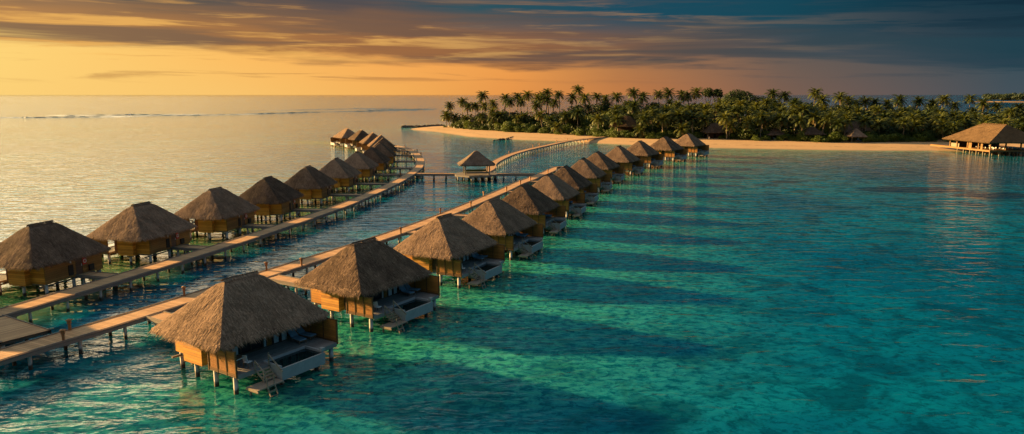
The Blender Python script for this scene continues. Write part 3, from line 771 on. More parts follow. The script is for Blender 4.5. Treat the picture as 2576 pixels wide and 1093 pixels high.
for (x, y, z) in w.v:
    if abs(x) > 420 or y > 660 or y < 0:
        shoal = 0.0; reef_shaded = 0.0; weed = 0.0
    else:
        d = -sdist(x, y, shore); shoal = 1 - sm(d, -2, 15)
        shoal = max(shoal, 0.26 * (1 - sm(d, 6, 60)))
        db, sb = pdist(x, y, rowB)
        reef_shaded = (1 - sm(db, 9, 46)) * sm(y, 38, 56) if sb < 0 else 0.55 * (1 - sm(db, 6, 22))  # reef tint; its fade nearest the camera is shade put into the colour
        da, sa = pdist(x, y, rowA)
        weed = 1 - sm(da, 5, 13)
    lag = sm(y, 640, 420) if False else 1 - sm(math.hypot(x * 0.9, y), 520, 900)
    cols += [shoal, reef_shaded, weed, lag]
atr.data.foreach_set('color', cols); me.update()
sea = structure(link('sea', me))
m, nt = new_mat('sea_water'); me.materials.append(m)
p = POSC(nt); at = nt.nodes.new('ShaderNodeAttribute'); at.attribute_name = 'depth'
sc = nt.nodes.new('ShaderNodeSeparateColor'); nt.links.new(at.outputs['Color'], sc.inputs[0])
shoal, reef_shaded, weed, lag = sc.outputs[0], sc.outputs[1], sc.outputs[2], at.outputs['Alpha']
big = NOISE(nt, p, 0.018, 4, 0.6, 0.6); mid = NOISE(nt, p, 0.16, 5, 0.65, 0.8); cor = NOISE(nt, MAPV(nt, p, (0.9, 1.1, 1)), 1.15, 6, 0.75, 0.5)
deep = MIX(nt, big, (0.001, 0.035, 0.08), (0.002, 0.05, 0.10))
lagc = MIX(nt, SS(nt, big, 0.35, 0.65), (0.0005, 0.082, 0.165), (0.001, 0.160, 0.245))
lagc = MIX(nt, MT(nt, 'MULTIPLY', SS(nt, mid, 0.54, 0.38), 0.75), lagc, (0.0003, 0.035, 0.060))
lagc = MIX(nt, MT(nt, 'MULTIPLY', SS(nt, cor, 0.54, 0.38), 0.62), lagc, (0.0005, 0.025, 0.040))
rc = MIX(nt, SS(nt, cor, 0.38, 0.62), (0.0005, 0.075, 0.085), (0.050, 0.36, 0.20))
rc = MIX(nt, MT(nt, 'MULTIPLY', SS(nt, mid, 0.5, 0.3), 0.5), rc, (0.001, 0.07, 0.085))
lagc = MIX(nt, MT(nt, 'MULTIPLY', reef_shaded, MT(nt, 'MULTIPLY_ADD', mid, 1.0, 0.25, clamp=True)), lagc, rc)
wc = MIX(nt, SS(nt, mid, 0.35, 0.65), (0.03, 0.12, 0.05), (0.15, 0.22, 0.06))
lagc = MIX(nt, MT(nt, 'MULTIPLY', weed, 0.8), lagc, wc)
sc_ = MIX(nt, SS(nt, shoal, 0.15, 0.75), (0.012, 0.19, 0.19), (0.10, 0.29, 0.21)); sc_ = MIX(nt, SS(nt, shoal, 0.78, 1.0), sc_, (0.46, 0.42, 0.27))
lagc = MIX(nt, MT(nt, 'MULTIPLY', SS(nt, shoal, 0.0, 0.6), MT(nt, 'MULTIPLY_ADD', mid, 0.8, 0.5, clamp=True)), lagc, sc_)
wcol = MIX(nt, lag, deep, lagc)
# dark weed patch out in the right lagoon
pv = MAPV(nt, p, (0.055, 0.10, 1), (0, 0, R(18)), (0, 0, 0))
sx = nt.nodes.new('ShaderNodeSeparateXYZ'); nt.links.new(p, sx.inputs[0])
def spot(cx, cy, rx, ry):
    a = MT(nt, 'DIVIDE', MT(nt, 'SUBTRACT', sx.outputs[0], cx), rx); b = MT(nt, 'DIVIDE', MT(nt, 'SUBTRACT', sx.outputs[1], cy), ry)
    dd = MT(nt, 'ADD', MT(nt, 'MULTIPLY', a, a), MT(nt, 'MULTIPLY', b, b))
    return SS(nt, MT(nt, 'ADD', dd, MT(nt, 'MULTIPLY_ADD', mid, 2.4, -1.2)), 1.6, 0.7)
for q in ((94, 170, 13, 5), (108, 160, 10, 4.5), (70, 186, 5, 2), (43, 222, 9, 4)):
    wcol = MIX(nt, MT(nt, 'MULTIPLY', spot(*q), 0.88), wcol, (0.002, 0.012, 0.024))
cd = nt.nodes.new('ShaderNodeCameraData') if False else None
v1 = MAPV(nt, p, (0.50, 1.25, 1), (0, 0, R(-14)))
wave = MT(nt, 'ADD', MT(nt, 'MULTIPLY', NOISE(nt, v1, 0.42, 3, 0.5, 0.5), 2.0), MT(nt, 'MULTIPLY', NOISE(nt, MAPV(nt, p, (1.0, 1.5, 1), (0, 0, R(15))), 1.9, 2, 0.5, 0.3), 0.16))
wave = MT(nt, 'ADD', wave, MT(nt, 'MULTIPLY', NOISE(nt, p, 0.09, 2, 0.5), 1.6))
wave = MT(nt, 'MULTIPLY', wave, MT(nt, 'MULTIPLY_ADD', lag, -1.2, 2.2))
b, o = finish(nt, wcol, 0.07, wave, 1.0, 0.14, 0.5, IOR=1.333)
b.subsurface_method = 'BURLEY'; b.inputs['Subsurface Weight'].default_value = 0.85; b.inputs['Subsurface Scale'].default_value = 1.0; b.inputs['Subsurface Radius'].default_value = (0.4, 2.2, 2.2)

# breaking swell on the outer reef
def swell(x0, y0, x1, y1, hgt, wid, seed):
    r = random.Random(seed); m = MB(); n = 60; d = Vector((x1 - x0, y1 - y0, 0)); nn = Vector((d.y, -d.x, 0)).normalized()
    if nn.y > 0: nn = -nn
    prev = None; o0 = Vector((x0, y0, 0))
    for i in range(n + 1):
        t = i / n; c = d * t + nn * (14 * mnoise.noise(Vector((t * 7, seed, 0)))); e = math.sin(math.pi * t) ** 0.4 * (0.45 + 0.8 * abs(mnoise.noise(Vector((t * 11, seed, 2)))))
        prof = [(-wid, -0.2), (-wid * 0.45, hgt * 0.35 * e), (-0.1 * wid, hgt * e), (0.12 * wid, hgt * 0.9 * e), (0.3 * wid, 0.15 * hgt), (0.9 * wid, -0.2)]
        row = [c + nn * a + Vector((0, 0, z)) for a, z in prof]
        if prev:
            for k in range(len(prof) - 1): m.face([prev[k], row[k], row[k + 1], prev[k + 1]], 1 if (k == 3 and e > 0.92) else 0)
        prev = row
    ob = m.build('swell', [M_SWELL, M_FOAM], None, True); ob.location = o0
    return structure(ob)
M_SWELL = mat_plain('swell_water', (0.01, 0.05, 0.06), (0.02, 0.08, 0.09), 0.05, 0.12, 0.2, 0.5)
M_FOAM = mat_plain('foam', (0.5, 0.5, 0.48), (0.75, 0.74, 0.72), 0.6, 0.8)
def swell_px(a, b, h, w_, s_):
    p, q = un(*a), un(*b); swell(p.x, p.y, q.x, q.y, h, w_, s_)
swell_px((-60, 297), (330, 294), 0.8, 5, 1); swell_px((250, 293.5), (640, 288), 0.8, 5, 2); swell_px((560, 289), (830, 281.5), 0.9, 6, 3)
swell_px((800, 282.5), (1090, 276), 1.0, 7, 4); swell_px((120, 291), (520, 287.5), 0.7, 6, 8); swell_px((620, 279.5), (1000, 272), 0.7, 7, 9)
swell_px((900, 275.5), (1100, 275), 0.9, 8, 5)

# ------------------------------------------------------------------ far island
def leaf_cloud(mb, c, rx, ry, rz, n, size, r, m=0, blobs=None, upper=True):
    B = []
    nb = blobs or 8
    for _ in range(nb):
        while True:
            q = Vector((r.uniform(-1, 1), r.uniform(-1, 1), r.uniform(-0.6 if upper else -1, 1)))
            if q.length < 1: break
        q *= 0.72; B.append((Vector((q.x * rx, q.y * ry, q.z * rz)), r.uniform(0.32, 0.55)))
    for _ in range(n):
        q, k = r.choice(B)
        d = Vector((r.gauss(0, 1), r.gauss(0, 1), r.gauss(0.15, 1))).normalized()
        p = Vector(c) + q + Vector((d.x * rx, d.y * ry, d.z * rz)) * k * r.uniform(0.75, 1.05)
        t = Vector((r.gauss(0, 1), r.gauss(0, 1), r.gauss(0, 1))).normalized()
        nn = (d + t * 0.8).normalized(); a = nn.cross(t).normalized(); b2 = nn.cross(a)
        s1 = size * r.uniform(0.6, 1.3); s2 = s1 * r.uniform(0.4, 0.75)
        mb.face([p - a * s1 / 2, p - b2 * s2 / 2, p + a * s1 / 2, p + b2 * s2 / 2], m)
fi = MB(); r = random.Random(5)
ctr = un(2735, 257); L0 = Vector((-190, 60, 0))
fb_ = MB(); n = 40
for k in range(n):
    a = 2 * math.pi * k / n
    fb_.v.append((330 * math.cos(a) * (1 + 0.1 * math.sin(3 * a)), 150 * math.sin(a), -0.5)); fb_.v.append((300 * math.cos(a) * (1 + 0.1 * math.sin(3 * a)), 125 * math.sin(a), 1.2))
for k in range(n): fb_.f.append((2 * k, 2 * ((k + 1) % n), 2 * ((k + 1) % n) + 1, 2 * k + 1)); fb_.m.append(0)
fb_.f.append(tuple(2 * k + 1 for k in range(n))); fb_.m.append(0)
o = fb_.build('far_island', bpy.data.materials['beach_sand']); o.location = ctr; structure(o)
for k in range(330):
    a = r.uniform(0, 2 * math.pi); q = math.sqrt(r.random())
    x = 300 * q * math.cos(a); y = 126 * q * math.sin(a); hh = r.uniform(17, 25) * (1 - 0.25 * abs(x) / 292)
    leaf_cloud(fi, (x, y, hh * 0.75 + 1), 17, 14, hh * 0.6, 150, 5.0, r)
o = fi.build('far_wood', M_FAR); o.location = ctr; o['kind'] = 'stuff'; o['label'] = 'dense low wood covering the far island on the horizon at right'; o['category'] = 'wood'; 

# ------------------------------------------------------------------ vegetation prototypes
def frond(mb, r, az, el0, L, droop, m=0):
    d = Vector((math.cos(az), math.sin(az), 0)); sd = Vector((-d.y, d.x, 0)); n = 9
    P = []; p = Vector((0, 0, 0)); el = el0
    for i in range(n + 1):
        P.append(p.copy()); p = p + (d * math.cos(el) + Vector((0, 0, math.sin(el)))) * (L / n); el -= droop / n * (0.6 + 0.9 * i / n)
    for i in range(n):
        q, q2 = P[i], P[i + 1]; w_ = 0.05
        mb.face([q - sd * w_, q + sd * w_, q2 + sd * w_, q2 - sd * w_], m)
        ll = 0.95 * L / 3.4 * math.sin(math.pi * (0.12 + 0.83 * (i + 0.5) / n)) ** 0.6
        for sg in (-1, 1):
            for k in range(2):
                t = (k + 0.5) / 2; b0 = q.lerp(q2, t - 0.30); b1 = q.lerp(q2, t + 0.28)
                tip = q.lerp(q2, t) + sd * sg * ll * r.uniform(0.75, 1) + (q2 - q).normalized() * ll * 0.55 + Vector((0, 0, -ll * r.uniform(0.25, 0.6)))
                mb.face([b0, b1, tip], m)
def palm_crown(seed, R0=4.0, nf=28):
    r = random.Random(seed); mb = MB()
    for k in range(nf):
        t = k / nf; frond(mb, r, k * 2.399 + r.uniform(-0.2, 0.2), R(78 - 95 * t + r.uniform(-8, 8)), R0 * r.uniform(0.9, 1.15), R(75 + 35 * t))
    for k in range(3):      # old hanging fronds
        frond(mb, r, r.uniform(0, 6.28), R(-25), R0 * 0.85, R(60), 1)
    for k in range(7):
        a = r.uniform(0, 6.28); c = Vector((0.3 * math.cos(a), 0.3 * math.sin(a), -0.3 - 0.2 * r.random()))
        mb.tube([c + Vector((0, 0, -0.14)), c, c + Vector((0, 0, 0.14))], [0.05, 0.14, 0.05], 5, 1)
    return mb
M_DRYFROND = mat_leaf('dry_frond', (0.12, 0.09, 0.03), (0.24, 0.17, 0.05))
crowns = []
for k in range(5):
    mb = palm_crown(40 + k, nf=27 + 2 * (k % 3)); mm = bpy.data.meshes.new('palm_crown'); mm.from_pydata(mb.v, [], mb.f)
    mm.materials.append(M_PALM); mm.materials.append(M_DRYFROND); mm.polygons.foreach_set('material_index', mb.m); mm.update(); crowns.append(mm)
trunks = []
for lean in (0.0, 0.8, -0.9, 1.8, -1.6, 0.4):
    mb = MB(); n = 10
    P = [(lean * (i / n) ** 1.6, 0.15 * math.sin(i * 0.7), i / n) for i in range(n + 1)]
    mb.tube(P, [0.24 * (1 - 0.5 * i / n) + (0.1 if i == 0 else 0) for i in range(n + 1)], 7)
    mm = bpy.data.meshes.new('palm_trunk'); mm.from_pydata(mb.v, [], mb.f); mm.materials.append(M_BARK); mm.polygons.foreach_set('use_smooth', [True] * len(mm.polygons)); mm.update(); trunks.append((mm, lean))
PALMS = []
def add_palm(x, y, top, sc=1.0, r=rng, notable=None):
    z0 = max(0.3, ground_z(x, y)) - 0.1; hgt = top - z0
    tm, lean = r.choice(trunks); rz = r.uniform(0, 6.28)
    root = empty('palm_tree', (x, y, z0), rz)
    t = link('trunk', tm, root); t.scale = (1, 1, hgt)
    c = link('crown', r.choice(crowns), root); c.location = (lean, 0.1, hgt - 0.1); c.scale = (sc,) * 3; c.rotation_euler = (0, 0, r.uniform(0, 6.28))
    PALMS.append((root, x, y, top, notable))
def shrub_mesh(seed, n, size):
    r = random.Random(seed); mb = MB(); leaf_cloud(mb, (0, 0, 0.38), 1.0, 1.0, 0.62, n, size, r, 0, 9)
    mm = bpy.data.meshes.new('shrub_foliage'); mm.from_pydata(mb.v, [], mb.f); mm.materials.append(M_SHRUB); mm.update(); return mm
shrubs = [shrub_mesh(60 + k, 1500, 0.12) for k in range(5)]
SHRUBS = []
def add_shrub(x, y, rx, h, r=rng):
    z0 = max(0.2, ground_z(x, y)) - 0.2
    o = link('shrub', r.choice(shrubs)); o.location = (x, y, z0); o.scale = (rx, rx * r.uniform(0.8, 1.1), h); o.rotation_euler = (0, 0, r.uniform(0, 6.28)); SHRUBS.append((o, x, y))
    return o
def add_tree(x, y, top, rad, label, seed, leaves=2600, mat=None, h0=None):
    r = random.Random(seed); z0 = max(0.3, ground_z(x, y)) - 0.1; H = top - z0; root = empty('broadleaf_tree', (x, y, z0))
    t = MB(); t.tube([(0, 0, 0), (0.2, 0.1, H * 0.3), (0, 0, H * 0.6)], [0.45, 0.35, 0.22], 8)
    for k in range(6):
        a = r.uniform(0, 6.28); t.tube([(0.1, 0, H * r.uniform(0.28, 0.5)), (rad * 0.35 * math.cos(a), rad * 0.35 * math.sin(a), H * 0.65), (rad * 0.65 * math.cos(a), rad * 0.65 * math.sin(a), H * 0.8)], [0.18, 0.12, 0.05], 6)
    t.build('trunk', M_BARK, root)
    c = MB(); hz = h0 or H * 0.36
    leaf_cloud(c, (0, 0, H - hz * 0.95), rad, rad, hz, leaves, 0.85, r, 0, 18)
    c.build('crown', mat or M_TREE, root); tag(root, label, 'tree', 'broadleaf trees of the island')

# front edge of the vegetation
VF = [(1100, 320), (1115, 322), (1200, 329), (1300, 336), (1400, 341), (1500, 346), (1620, 351), (1750, 353), (1900, 357), (2100, 361), (2360, 361), (2700, 364)]
def vfront(u):
    for (a, b), (c, d) in zip(VF[:-1], VF[1:]):
        if u <= c: return b + (d - b) * (u - a) / (c - a)
    return VF[-1][1]
def vpos(u, back):          # world point 'back' metres behind the vegetation edge on the ray of u
    p = un(u, vfront(u), 1.0); k = (p.y + back) / p.y
    return p.x * k, p.y + back
c3_ = lambda x, y: ((1250 + x * .2329) * .81313, (250 + y * .2329) * .81313)
c4_ = lambda x, y: ((1850 + x * .23292) * .81313, (250 + y * .23292) * .81313)
c5_ = lambda x, y: ((2450 + x * .27873) * .81313, (250 + y * .27873) * .81313)
tops = [(c3_(*q), b) for q, b in [((560, 470), 4), ((640, 335), 10), ((770, 290), 16), ((820, 350), 12), ((940, 345), 20), ((1050, 205), 28), ((1090, 340), 24), ((1195, 310), 22), ((1320, 240), 34), ((1400, 290), 26), ((1500, 220), 45), ((1545, 280), 30), ((1640, 200), 55), ((1740, 240), 48), ((1740, 335), 30), ((1830, 210), 60), ((1925, 165), 64), ((1880, 260), 50), ((2075, 190), 60), ((2310, 130), 75), ((2220, 230), 60), ((2440, 240), 60), ((2560, 215), 70),
                                   ((2150, 460), 14), ((2310, 440), 16), ((1290, 470), 10), ((1190, 420), 12), ((2030, 610), 2), ((1960, 300), 44)]]
tops += [(c4_(*q), b) for q, b in [((480, 170), 80), ((240, 220), 70), ((90, 250), 66), ((620, 225), 74), ((800, 185), 80), ((955, 170), 86), ((1110, 195), 80), ((1310, 165), 86), ((1230, 210), 80), ((2330, 185), 80), ((2480, 210), 76), ((430, 350), 24), ((240, 450), 10), ((620, 480), 6), ((920, 490), 10), ((1140, 650), 1), ((1570, 370), 28), ((1750, 600), 3), ((2190, 540), 8), ((2430, 520), 6), ((2100, 400), 26), ((1900, 330), 34), ((570, 660), 1), ((1850, 430), 20), ((1240, 400), 26), ((700, 400), 24), ((2230, 300), 50)]]
tops += [(c5_(*q), b) for q, b in [((245, 145), 90), ((545, 190), 76), ((620, 230), 72), ((370, 225), 70), ((640, 330), 30), ((850, 240), 80), ((1195, 225), 84), ((1050, 262), 80), ((1370, 230), 84), ((1665, 215), 84), ((1980, 205), 80), ((1800, 280), 78), ((2290, 290), 76), ((2480, 315), 76), ((40, 250), 34), ((130, 330), 14), ((440, 420), 8), ((960, 330), 40), ((1280, 360), 36), ((1800, 400), 24), ((1310, 510), 8), ((2120, 260), 90), ((710, 260), 80), ((2400, 360), 50), ((1560, 270), 80), ((920, 260), 80)]]
for (uv, back) in tops:
    x, y = vpos(uv[0], back); q = at_y(uv[0], uv[1], y)
    add_palm(q.x, y, q.z, rng.uniform(1.02, 1.25), rng, 1)
def skyl(u):
    S = [(1100, 300), (1180, 282), (1300, 285), (1420, 278), (1500, 262), (1600, 252), (1700, 250), (1900, 248), (2000, 252), (2060, 262), (2200, 268), (2350, 270), (2450, 276), (2700, 290)]
    for (a, b), (c, d) in zip(S[:-1], S[1:]):
        if u <= c: return b + (d - b) * (u - a) / (c - a)
    return 290
for k, (back, cnt) in enumerate(((6, 26), (17, 30), (29, 32), (43, 32), (58, 32), (74, 28))):
    for i in range(cnt):
        u0 = 1500 if k < 2 else 1460
        u = u0 + (2640 - u0) * (i + rng.uniform(0.1, 0.9)) / cnt
        x, y = vpos(u, back + rng.uniform(-5, 5)); sk = skyl(u) + 6 + rng.uniform(0, 22) + (5 - k) * 5
        q = at_y(u, sk, y); top = min(q.z, rng.uniform(8.5, 12.5) + 2.0 * k)
        add_palm(x, y, max(5.5, top), rng.uniform(1.0, 1.25))
for k in range(16):
    u = 1128 + 22 * k + rng.uniform(-6, 6); x, y = vpos(u, rng.uniform(6, 18 if u < 1250 else 34)); q = at_y(u, rng.uniform(288, 306), y)
    add_palm(q.x, y, max(5.5, q.z), rng.uniform(0.95, 1.2))
# shrubs along the beach edge
for k in range(84):
    u = 1118 + (2340 - 1118) * (k + rng.uniform(0.1, 0.9)) / 84
    if rng.random() < 0.10: continue
    x, y = vpos(u, rng.uniform(0.5, 7)); s_ = rng.uniform(2.2, 4.6) * (0.75 if u < 1180 else 1)
    if any(abs(u - q) < 11 for q in (1945, 2040, 2152, 1795)): y += 14; x *= (y + 14) / y
    add_shrub(x, y, s_, s_ * rng.uniform(0.85, 1.15))
for k in range(70):
    u = 1150 + (1660 - 1150) * ((k * 0.618) % 1.0); back = rng.uniform(8, 42 if u > 1260 else 22)
    x, y = vpos(u, back); s_ = rng.uniform(3.6, 6.0); add_shrub(x, y, s_, (3.2 + 0.19 * back) * rng.uniform(0.85, 1.1))
for k in range(40):
    u = 1640 + (2560 - 1640) * (k + rng.random()) / 40
    x, y = vpos(u, rng.uniform(6, 26)); s_ = rng.uniform(3.2, 5.2); add_shrub(x, y, s_, s_ * rng.uniform(0.95, 1.35))
for cx, cy, rr in ((1380, 610, 6.2), (870, 620, 5.0), (2300, 640, 5.2), (1700, 660, 3.8)):
    u, v = c3_(cx, cy); x, y = vpos(u, 4); add_shrub(x, y, rr, rr * 1.05)
# undergrowth mass
ug = MB(); r = random.Random(9)
for k in range(1000):
    u = r.uniform(1150, 2660); back = r.uniform(10, 105)
    if u < 1500: back = r.uniform(8, 46 if u > 1250 else 26)
    x, y = vpos(u, back); h = (3.0 + 0.24 * back) * r.uniform(0.7, 1.05) if u < 1500 else min(14.5, 3.8 + 0.20 * back) * r.uniform(0.6, 1.05)
    leaf_cloud(ug, (x, y, h * 0.5), r.uniform(4, 6.5), r.uniform(4, 6), h * 0.62, 150, 1.3, r, 0, 6)
o = ug.build('undergrowth', M_UNDER); tag(o, 'dark tangled undergrowth beneath the island palms', 'undergrowth', None, 'stuff')
# broadleaf trees
def tree_px(cx, cy, back, rad, label, seed, leaves=2600, h0=None):
    x, y = vpos(cx, back); q = at_y(cx, cy, y); add_tree(q.x, y, q.z, rad, label, seed, leaves, None, h0)
u, v = c4_(1930, 125); tree_px(u, v, 70, 13, 'large domed dark tree rising above the palm canopy', 71, 9000, 8)
u, v = c4_(1770, 180); tree_px(u, v, 66, 8, 'rounded dark tree left of the large domed tree', 76, 4500, 6)
u, v = c4_(1490, 95); tree_px(u - 4, v, 80, 3.2, 'thin ragged crowned tree on the skyline, left one of the tall pair', 72, 1000, 3.2)
tree_px(u + 18, v, 80, 3.4, 'thin ragged crowned tree on the skyline, right one of the tall pair', 73, 1100, 3.4)
for k, (uu, vv, bk, rd) in enumerate([(1452, 262, 50, 6), (1515, 258, 62, 7), (1568, 262, 54, 6.5), (1640, 256, 76, 7.5), (1702, 260, 64, 7), (1762, 266, 52, 6.5), (2010, 264, 70, 7), (2100, 268, 66, 7), (2180, 272, 72, 7.5), (2275, 276, 66, 7), (2370, 280, 62, 7), (2500, 292, 60, 7.5)]):
    tree_px(uu, vv, bk, rd, f'mid green broadleaf tree filling the canopy between palms, {ordw(k + 1)} from the left', 200 + k, 2600, 5.5)
u, v = c4_(2020, 590); tree_px(u, v, 4, 5.6, 'glossy round tree standing at the beach edge beside the small hut', 74, 2800, 4.6)
u, v = c5_(1080, 470); tree_px(u, v, 14, 9.5, 'spreading mid green tree behind the sand left of the stilt restaurant', 75, 4200, 4.5)
u, v = c5_(860, 560); tree_px(u, v, 8, 5, 'small spreading tree right of the pointed beach hut', 77, 1800, 3.4)
for u_, r_s in ((2052, 3.4), (2072, 4.2), (2096, 4.4), (2118, 3.8), (1526, 3.8), (1546, 4.4), (1568, 4.2), (1590, 3.4), (1640, 3.2), (1662, 4.0), (1722, 3.0), (1905, 3.0), (2185, 3.6), (2215, 3.0), (2395, 3.4)):
    x, y = vpos(u_, rng.uniform(-1.5, 1.5)); add_shrub(x, y, r_s, r_s * rng.uniform(0.9, 1.15))
u, v = c5_(1260, 620); x, y = vpos(u, 3)
for dx, rr in ((-9, 4.4), (-2, 5.2), (6, 4.6), (12, 3.2)): add_shrub(x + dx, y + rng.uniform(-1, 2), rr, rr * 0.75)
u, v = c3_(1230, 600)

# palm labels: ordinal from the left within bands of depth
bands = {}
for P_ in PALMS:
    root, x, y, top, nt_b = P_; u = 1288 + FOC * x / (y * CP + CAMH * SP)
    # depth behind vegetation edge
    b0 = un(u, vfront(u), 1.0).y; back = y - b0
    bands.setdefault('along the beach edge' if back < 12 else 'in the front rows of the grove' if back < 32 else 'in the middle of the grove' if back < 56 else 'in the back rows of the grove', []).append((u, root))
for k, L in bands.items():
    L.sort(key=lambda t: t[0])
    for i, (u, root) in enumerate(L):
        tag(root, f'coconut palm {k}, {ordw(i + 1)} from the left there', 'palm tree', 'coconut palms of the island')
SHRUBS.sort(key=lambda t: t[1] / t[2])
for i, (o, x, y) in enumerate(SHRUBS):
    tag(o, f'rounded green shrub behind the beach, {ordw(i + 1)} from the left of the island', 'shrub', 'shrubs behind the beach')

# ------------------------------------------------------------------ huts on the island
def hut(x, y, hx, hy, rh, ze, zr, label, mat, seed, rz=0.0, walls=True, tufts=1500):
    z0 = max(0.4, ground_z(x, y)) - 0.1; root = empty('beach_hut', (x, y, z0), rz)
    rv, fv = thatch_roof(hx, hy, rh, ze, zr, seed=seed, tufts=tufts, fringe=0.4, tw=0.12, seg=8, fringe_n=5)
    rf = rv.build('roof', mat, root); fv.build('eave_fringe', mat, rf)
    for sx_ in (-1, 1):
        for sy_ in (-1, 1): p = MB(); p.box(sx_ * hx * 0.72 - 0.1, sx_ * hx * 0.72 + 0.1, sy_ * hy * 0.72 - 0.1, sy_ * hy * 0.72 + 0.1, 0, ze + 0.3); p.build('post', M_RAIL, root)
    if walls:
        w_ = MB(); w_.box(-hx * 0.62, hx * 0.62, hy * 0.1, hy * 0.62, 0, ze); w_.build('wall', M_DARKWOOD, root)
        d = MB(); d.box(-0.5, 0.5, hy * 0.1 - 0.06, hy * 0.1 - 0.004, 0.05, 2.1); d.build('door', M_DARK, root)
    tag(root, label, 'hut', 'thatched huts among the palms'); return root
def hut_px(u, v_ap, back, hx, hy, rh, rise, label, mat, seed, rz=0.0, walls=True):
    x, y = vpos(u, back); q = at_y(u, v_ap, y); z0 = max(0.4, ground_z(x, y)) - 0.1
    return hut(x, y, hx, hy, rh, q.z - z0 - rise, q.z - z0, label, mat, seed, rz, walls)
hut_px(2039, 317, 6, 5.0, 4.6, 0.3, 3.6, 'pointed dark thatched hut at the back of the sand, right of two leaning palms', M_THATCH_OLD, 81)
hut_px(2151, 322, 1, 3.6, 3.4, 0.05, 3.6, 'small pointed open hut with a blue bench in front', M_THATCH_OLD, 82, 0, False)
hut_px(2145, 304, 17, 7.5, 5.5, 3.5, 5.0, 'large grey thatched house half hidden behind the small pointed hut', M_THATCH_OLD, 83)
hut_px(1576, 290, 9, 7.5, 6.0, 1.0, 5.4, 'sunlit tan thatched house above the beach shrubs', M_THATCH_WARM, 84, R(-25))
hut_px(1798, 309, 8, 6.0, 5.0, 2.0, 4.4, 'dark thatched house in the trees behind the thin crossbar pole', M_THATCH_OLD, 85)
hut_px(1948, 322, 7, 4.4, 4.2, 0.2, 3.0, 'low dark thatched hut beside the glossy round tree', M_THATCH_OLD, 86)
hut_px(1213, 286, 22, 7.5, 6.0, 2.0, 4.6, 'dark thatched roof among the palms at the left tip of the island', M_THATCH_OLD, 87)
hut_px(1283, 281.5, 40, 8.5, 6.0, 3.0, 4.5, 'long dark thatched roof behind the leftmost palms, second from the tip', M_THATCH_OLD, 88)
# pole with crossbar, sunbeds, person
u, v = c4_(1375, 770); p = un(u, v, 1.3); z0 = ground_z(p.x, p.y)
pl = empty('shade_frame', (p.x, p.y, z0 - 0.1)); m = MB(); m.tube([(0, 0, 0), (0.5, 0, 4.5), (0.8, 0, 9.0)], [0.14, 0.12, 0.09], 8); m.build('mast', M_RAIL, pl); m = MB(); m.tube([(-5.2, 0, 9.08), (7.8, 0, 9.08)], 0.12, 6); m.build('crossbar', M_LAMPWOOD, pl)
tag(pl, 'tall slightly leaning pole carrying a long thin crossbar at the beach edge', 'pole')
for (uv, lab) in ((c4_(2350, 800), 'blue sunbed in front of the low dark hut'), (c5_(215, 655), 'blue sunbed beside the pointed dark hut'), (c5_(690, 680), 'blue sunbed before the small open hut, left one'), (c5_(750, 682), 'blue sunbed before the small open hut, right one'),
                  (c4_(510, 735), 'pale lounger at the shrub edge, left one of the white pair'), (c4_(530, 738), 'pale lounger at the shrub edge, right one of the white pair'), (c4_(1380, 768), 'low lounger at the foot of the crossbar pole')):
    p = un(*uv, 1.3); z = ground_z(p.x, p.y)
    o = place1(lg, Vector((p.x, p.y, z)), R(rng.uniform(150, 210)), 1.25); tag(o, lab, 'sun lounger', 'sunbeds on the beach')
def person(x, y, z, rz, label):
    verts = [(0, 0, .95), (0, 0, 1.15), (0, 0, 1.35), (0, 0, 1.48), (0, 0.01, 1.58), (0, 0.01, 1.70), (.10, 0, .90), (.11, .02, .50), (.11, -.02, .08), (.11, .10, .03), (-.10, 0, .90), (-.12, -.06, .50), (-.12, -.1, .08), (-.12, .02, .03),
             (.19, 0, 1.40), (.24, -.03, 1.13), (.25, .05, .88), (.25, .07, .80), (-.19, 0, 1.40), (-.24, .0, 1.13), (-.25, .08, .88), (-.25, .1, .80)]
    edges = [(0, 1), (1, 2), (2, 3), (3, 4), (4, 5), (0, 6), (6, 7), (7, 8), (8, 9), (0, 10), (10, 11), (11, 12), (12, 13), (2, 14), (14, 15), (15, 16), (16, 17), (2, 18), (18, 19), (19, 20), (20, 21)]
    rad = [.14, .12, .14, .055, .085, .075, .09, .06, .04, .035, .09, .06, .04, .035, .055, .042, .033, .035, .055, .042, .033, .035]
    me_ = bpy.data.meshes.new('person'); me_.from_pydata(verts, edges, []); me_.materials.append(M_SKIN)
    o = link('person', me_); md = o.modifiers.new('skin', 'SKIN')
    for i, sv in enumerate(me_.skin_vertices[0].data): sv.radius = (rad[i], rad[i] * 0.85); sv.use_root = (i == 0)
    o.modifiers.new('sub', 'SUBSURF').render_levels = 2
    o.location = (x, y, z); o.rotation_euler = (0, 0, rz)
    d = MB(); d.tube([(0, 0, .45), (0, 0, .95), (0, 0, 1.2), (0, 0, 1.44)], [.21, .17, .16, .10], 12); d.build('clothing', M_CLOTH, o, True)
    h = MB(); h.tube([(0, -.02, 1.60), (0, -.02, 1.70), (0, -.01, 1.80), (0, 0, 1.83)], [.085, .10, .08, .02], 10); h.build('hair', M_DARK, o, True)
    tag(o, label, 'person'); return o
u, v = c4_(1475, 795); p = un(u, v, 1.2); person(p.x, p.y, ground_z(p.x, p.y), R(200), 'person in cream clothes standing on the sand near the crossbar pole')

M_PILE = mat_plain('weathered_pile', (0.16, 0.13, 0.09), (0.28, 0.235, 0.17), 3, 0.8)
# ------------------------------------------------------------------ stilt restaurant
RX, RY = 173.2, 265.4
rs = empty('stilt_restaurant', (RX, RY, 0), R(4))
rv, fv = thatch_roof(12.0, 13.0, 0.01, 5.0, 11.2, seed=91, tufts=5000, fringe=0.35, tw=0.12, sag=0.15, seg=18, fringe_n=5)
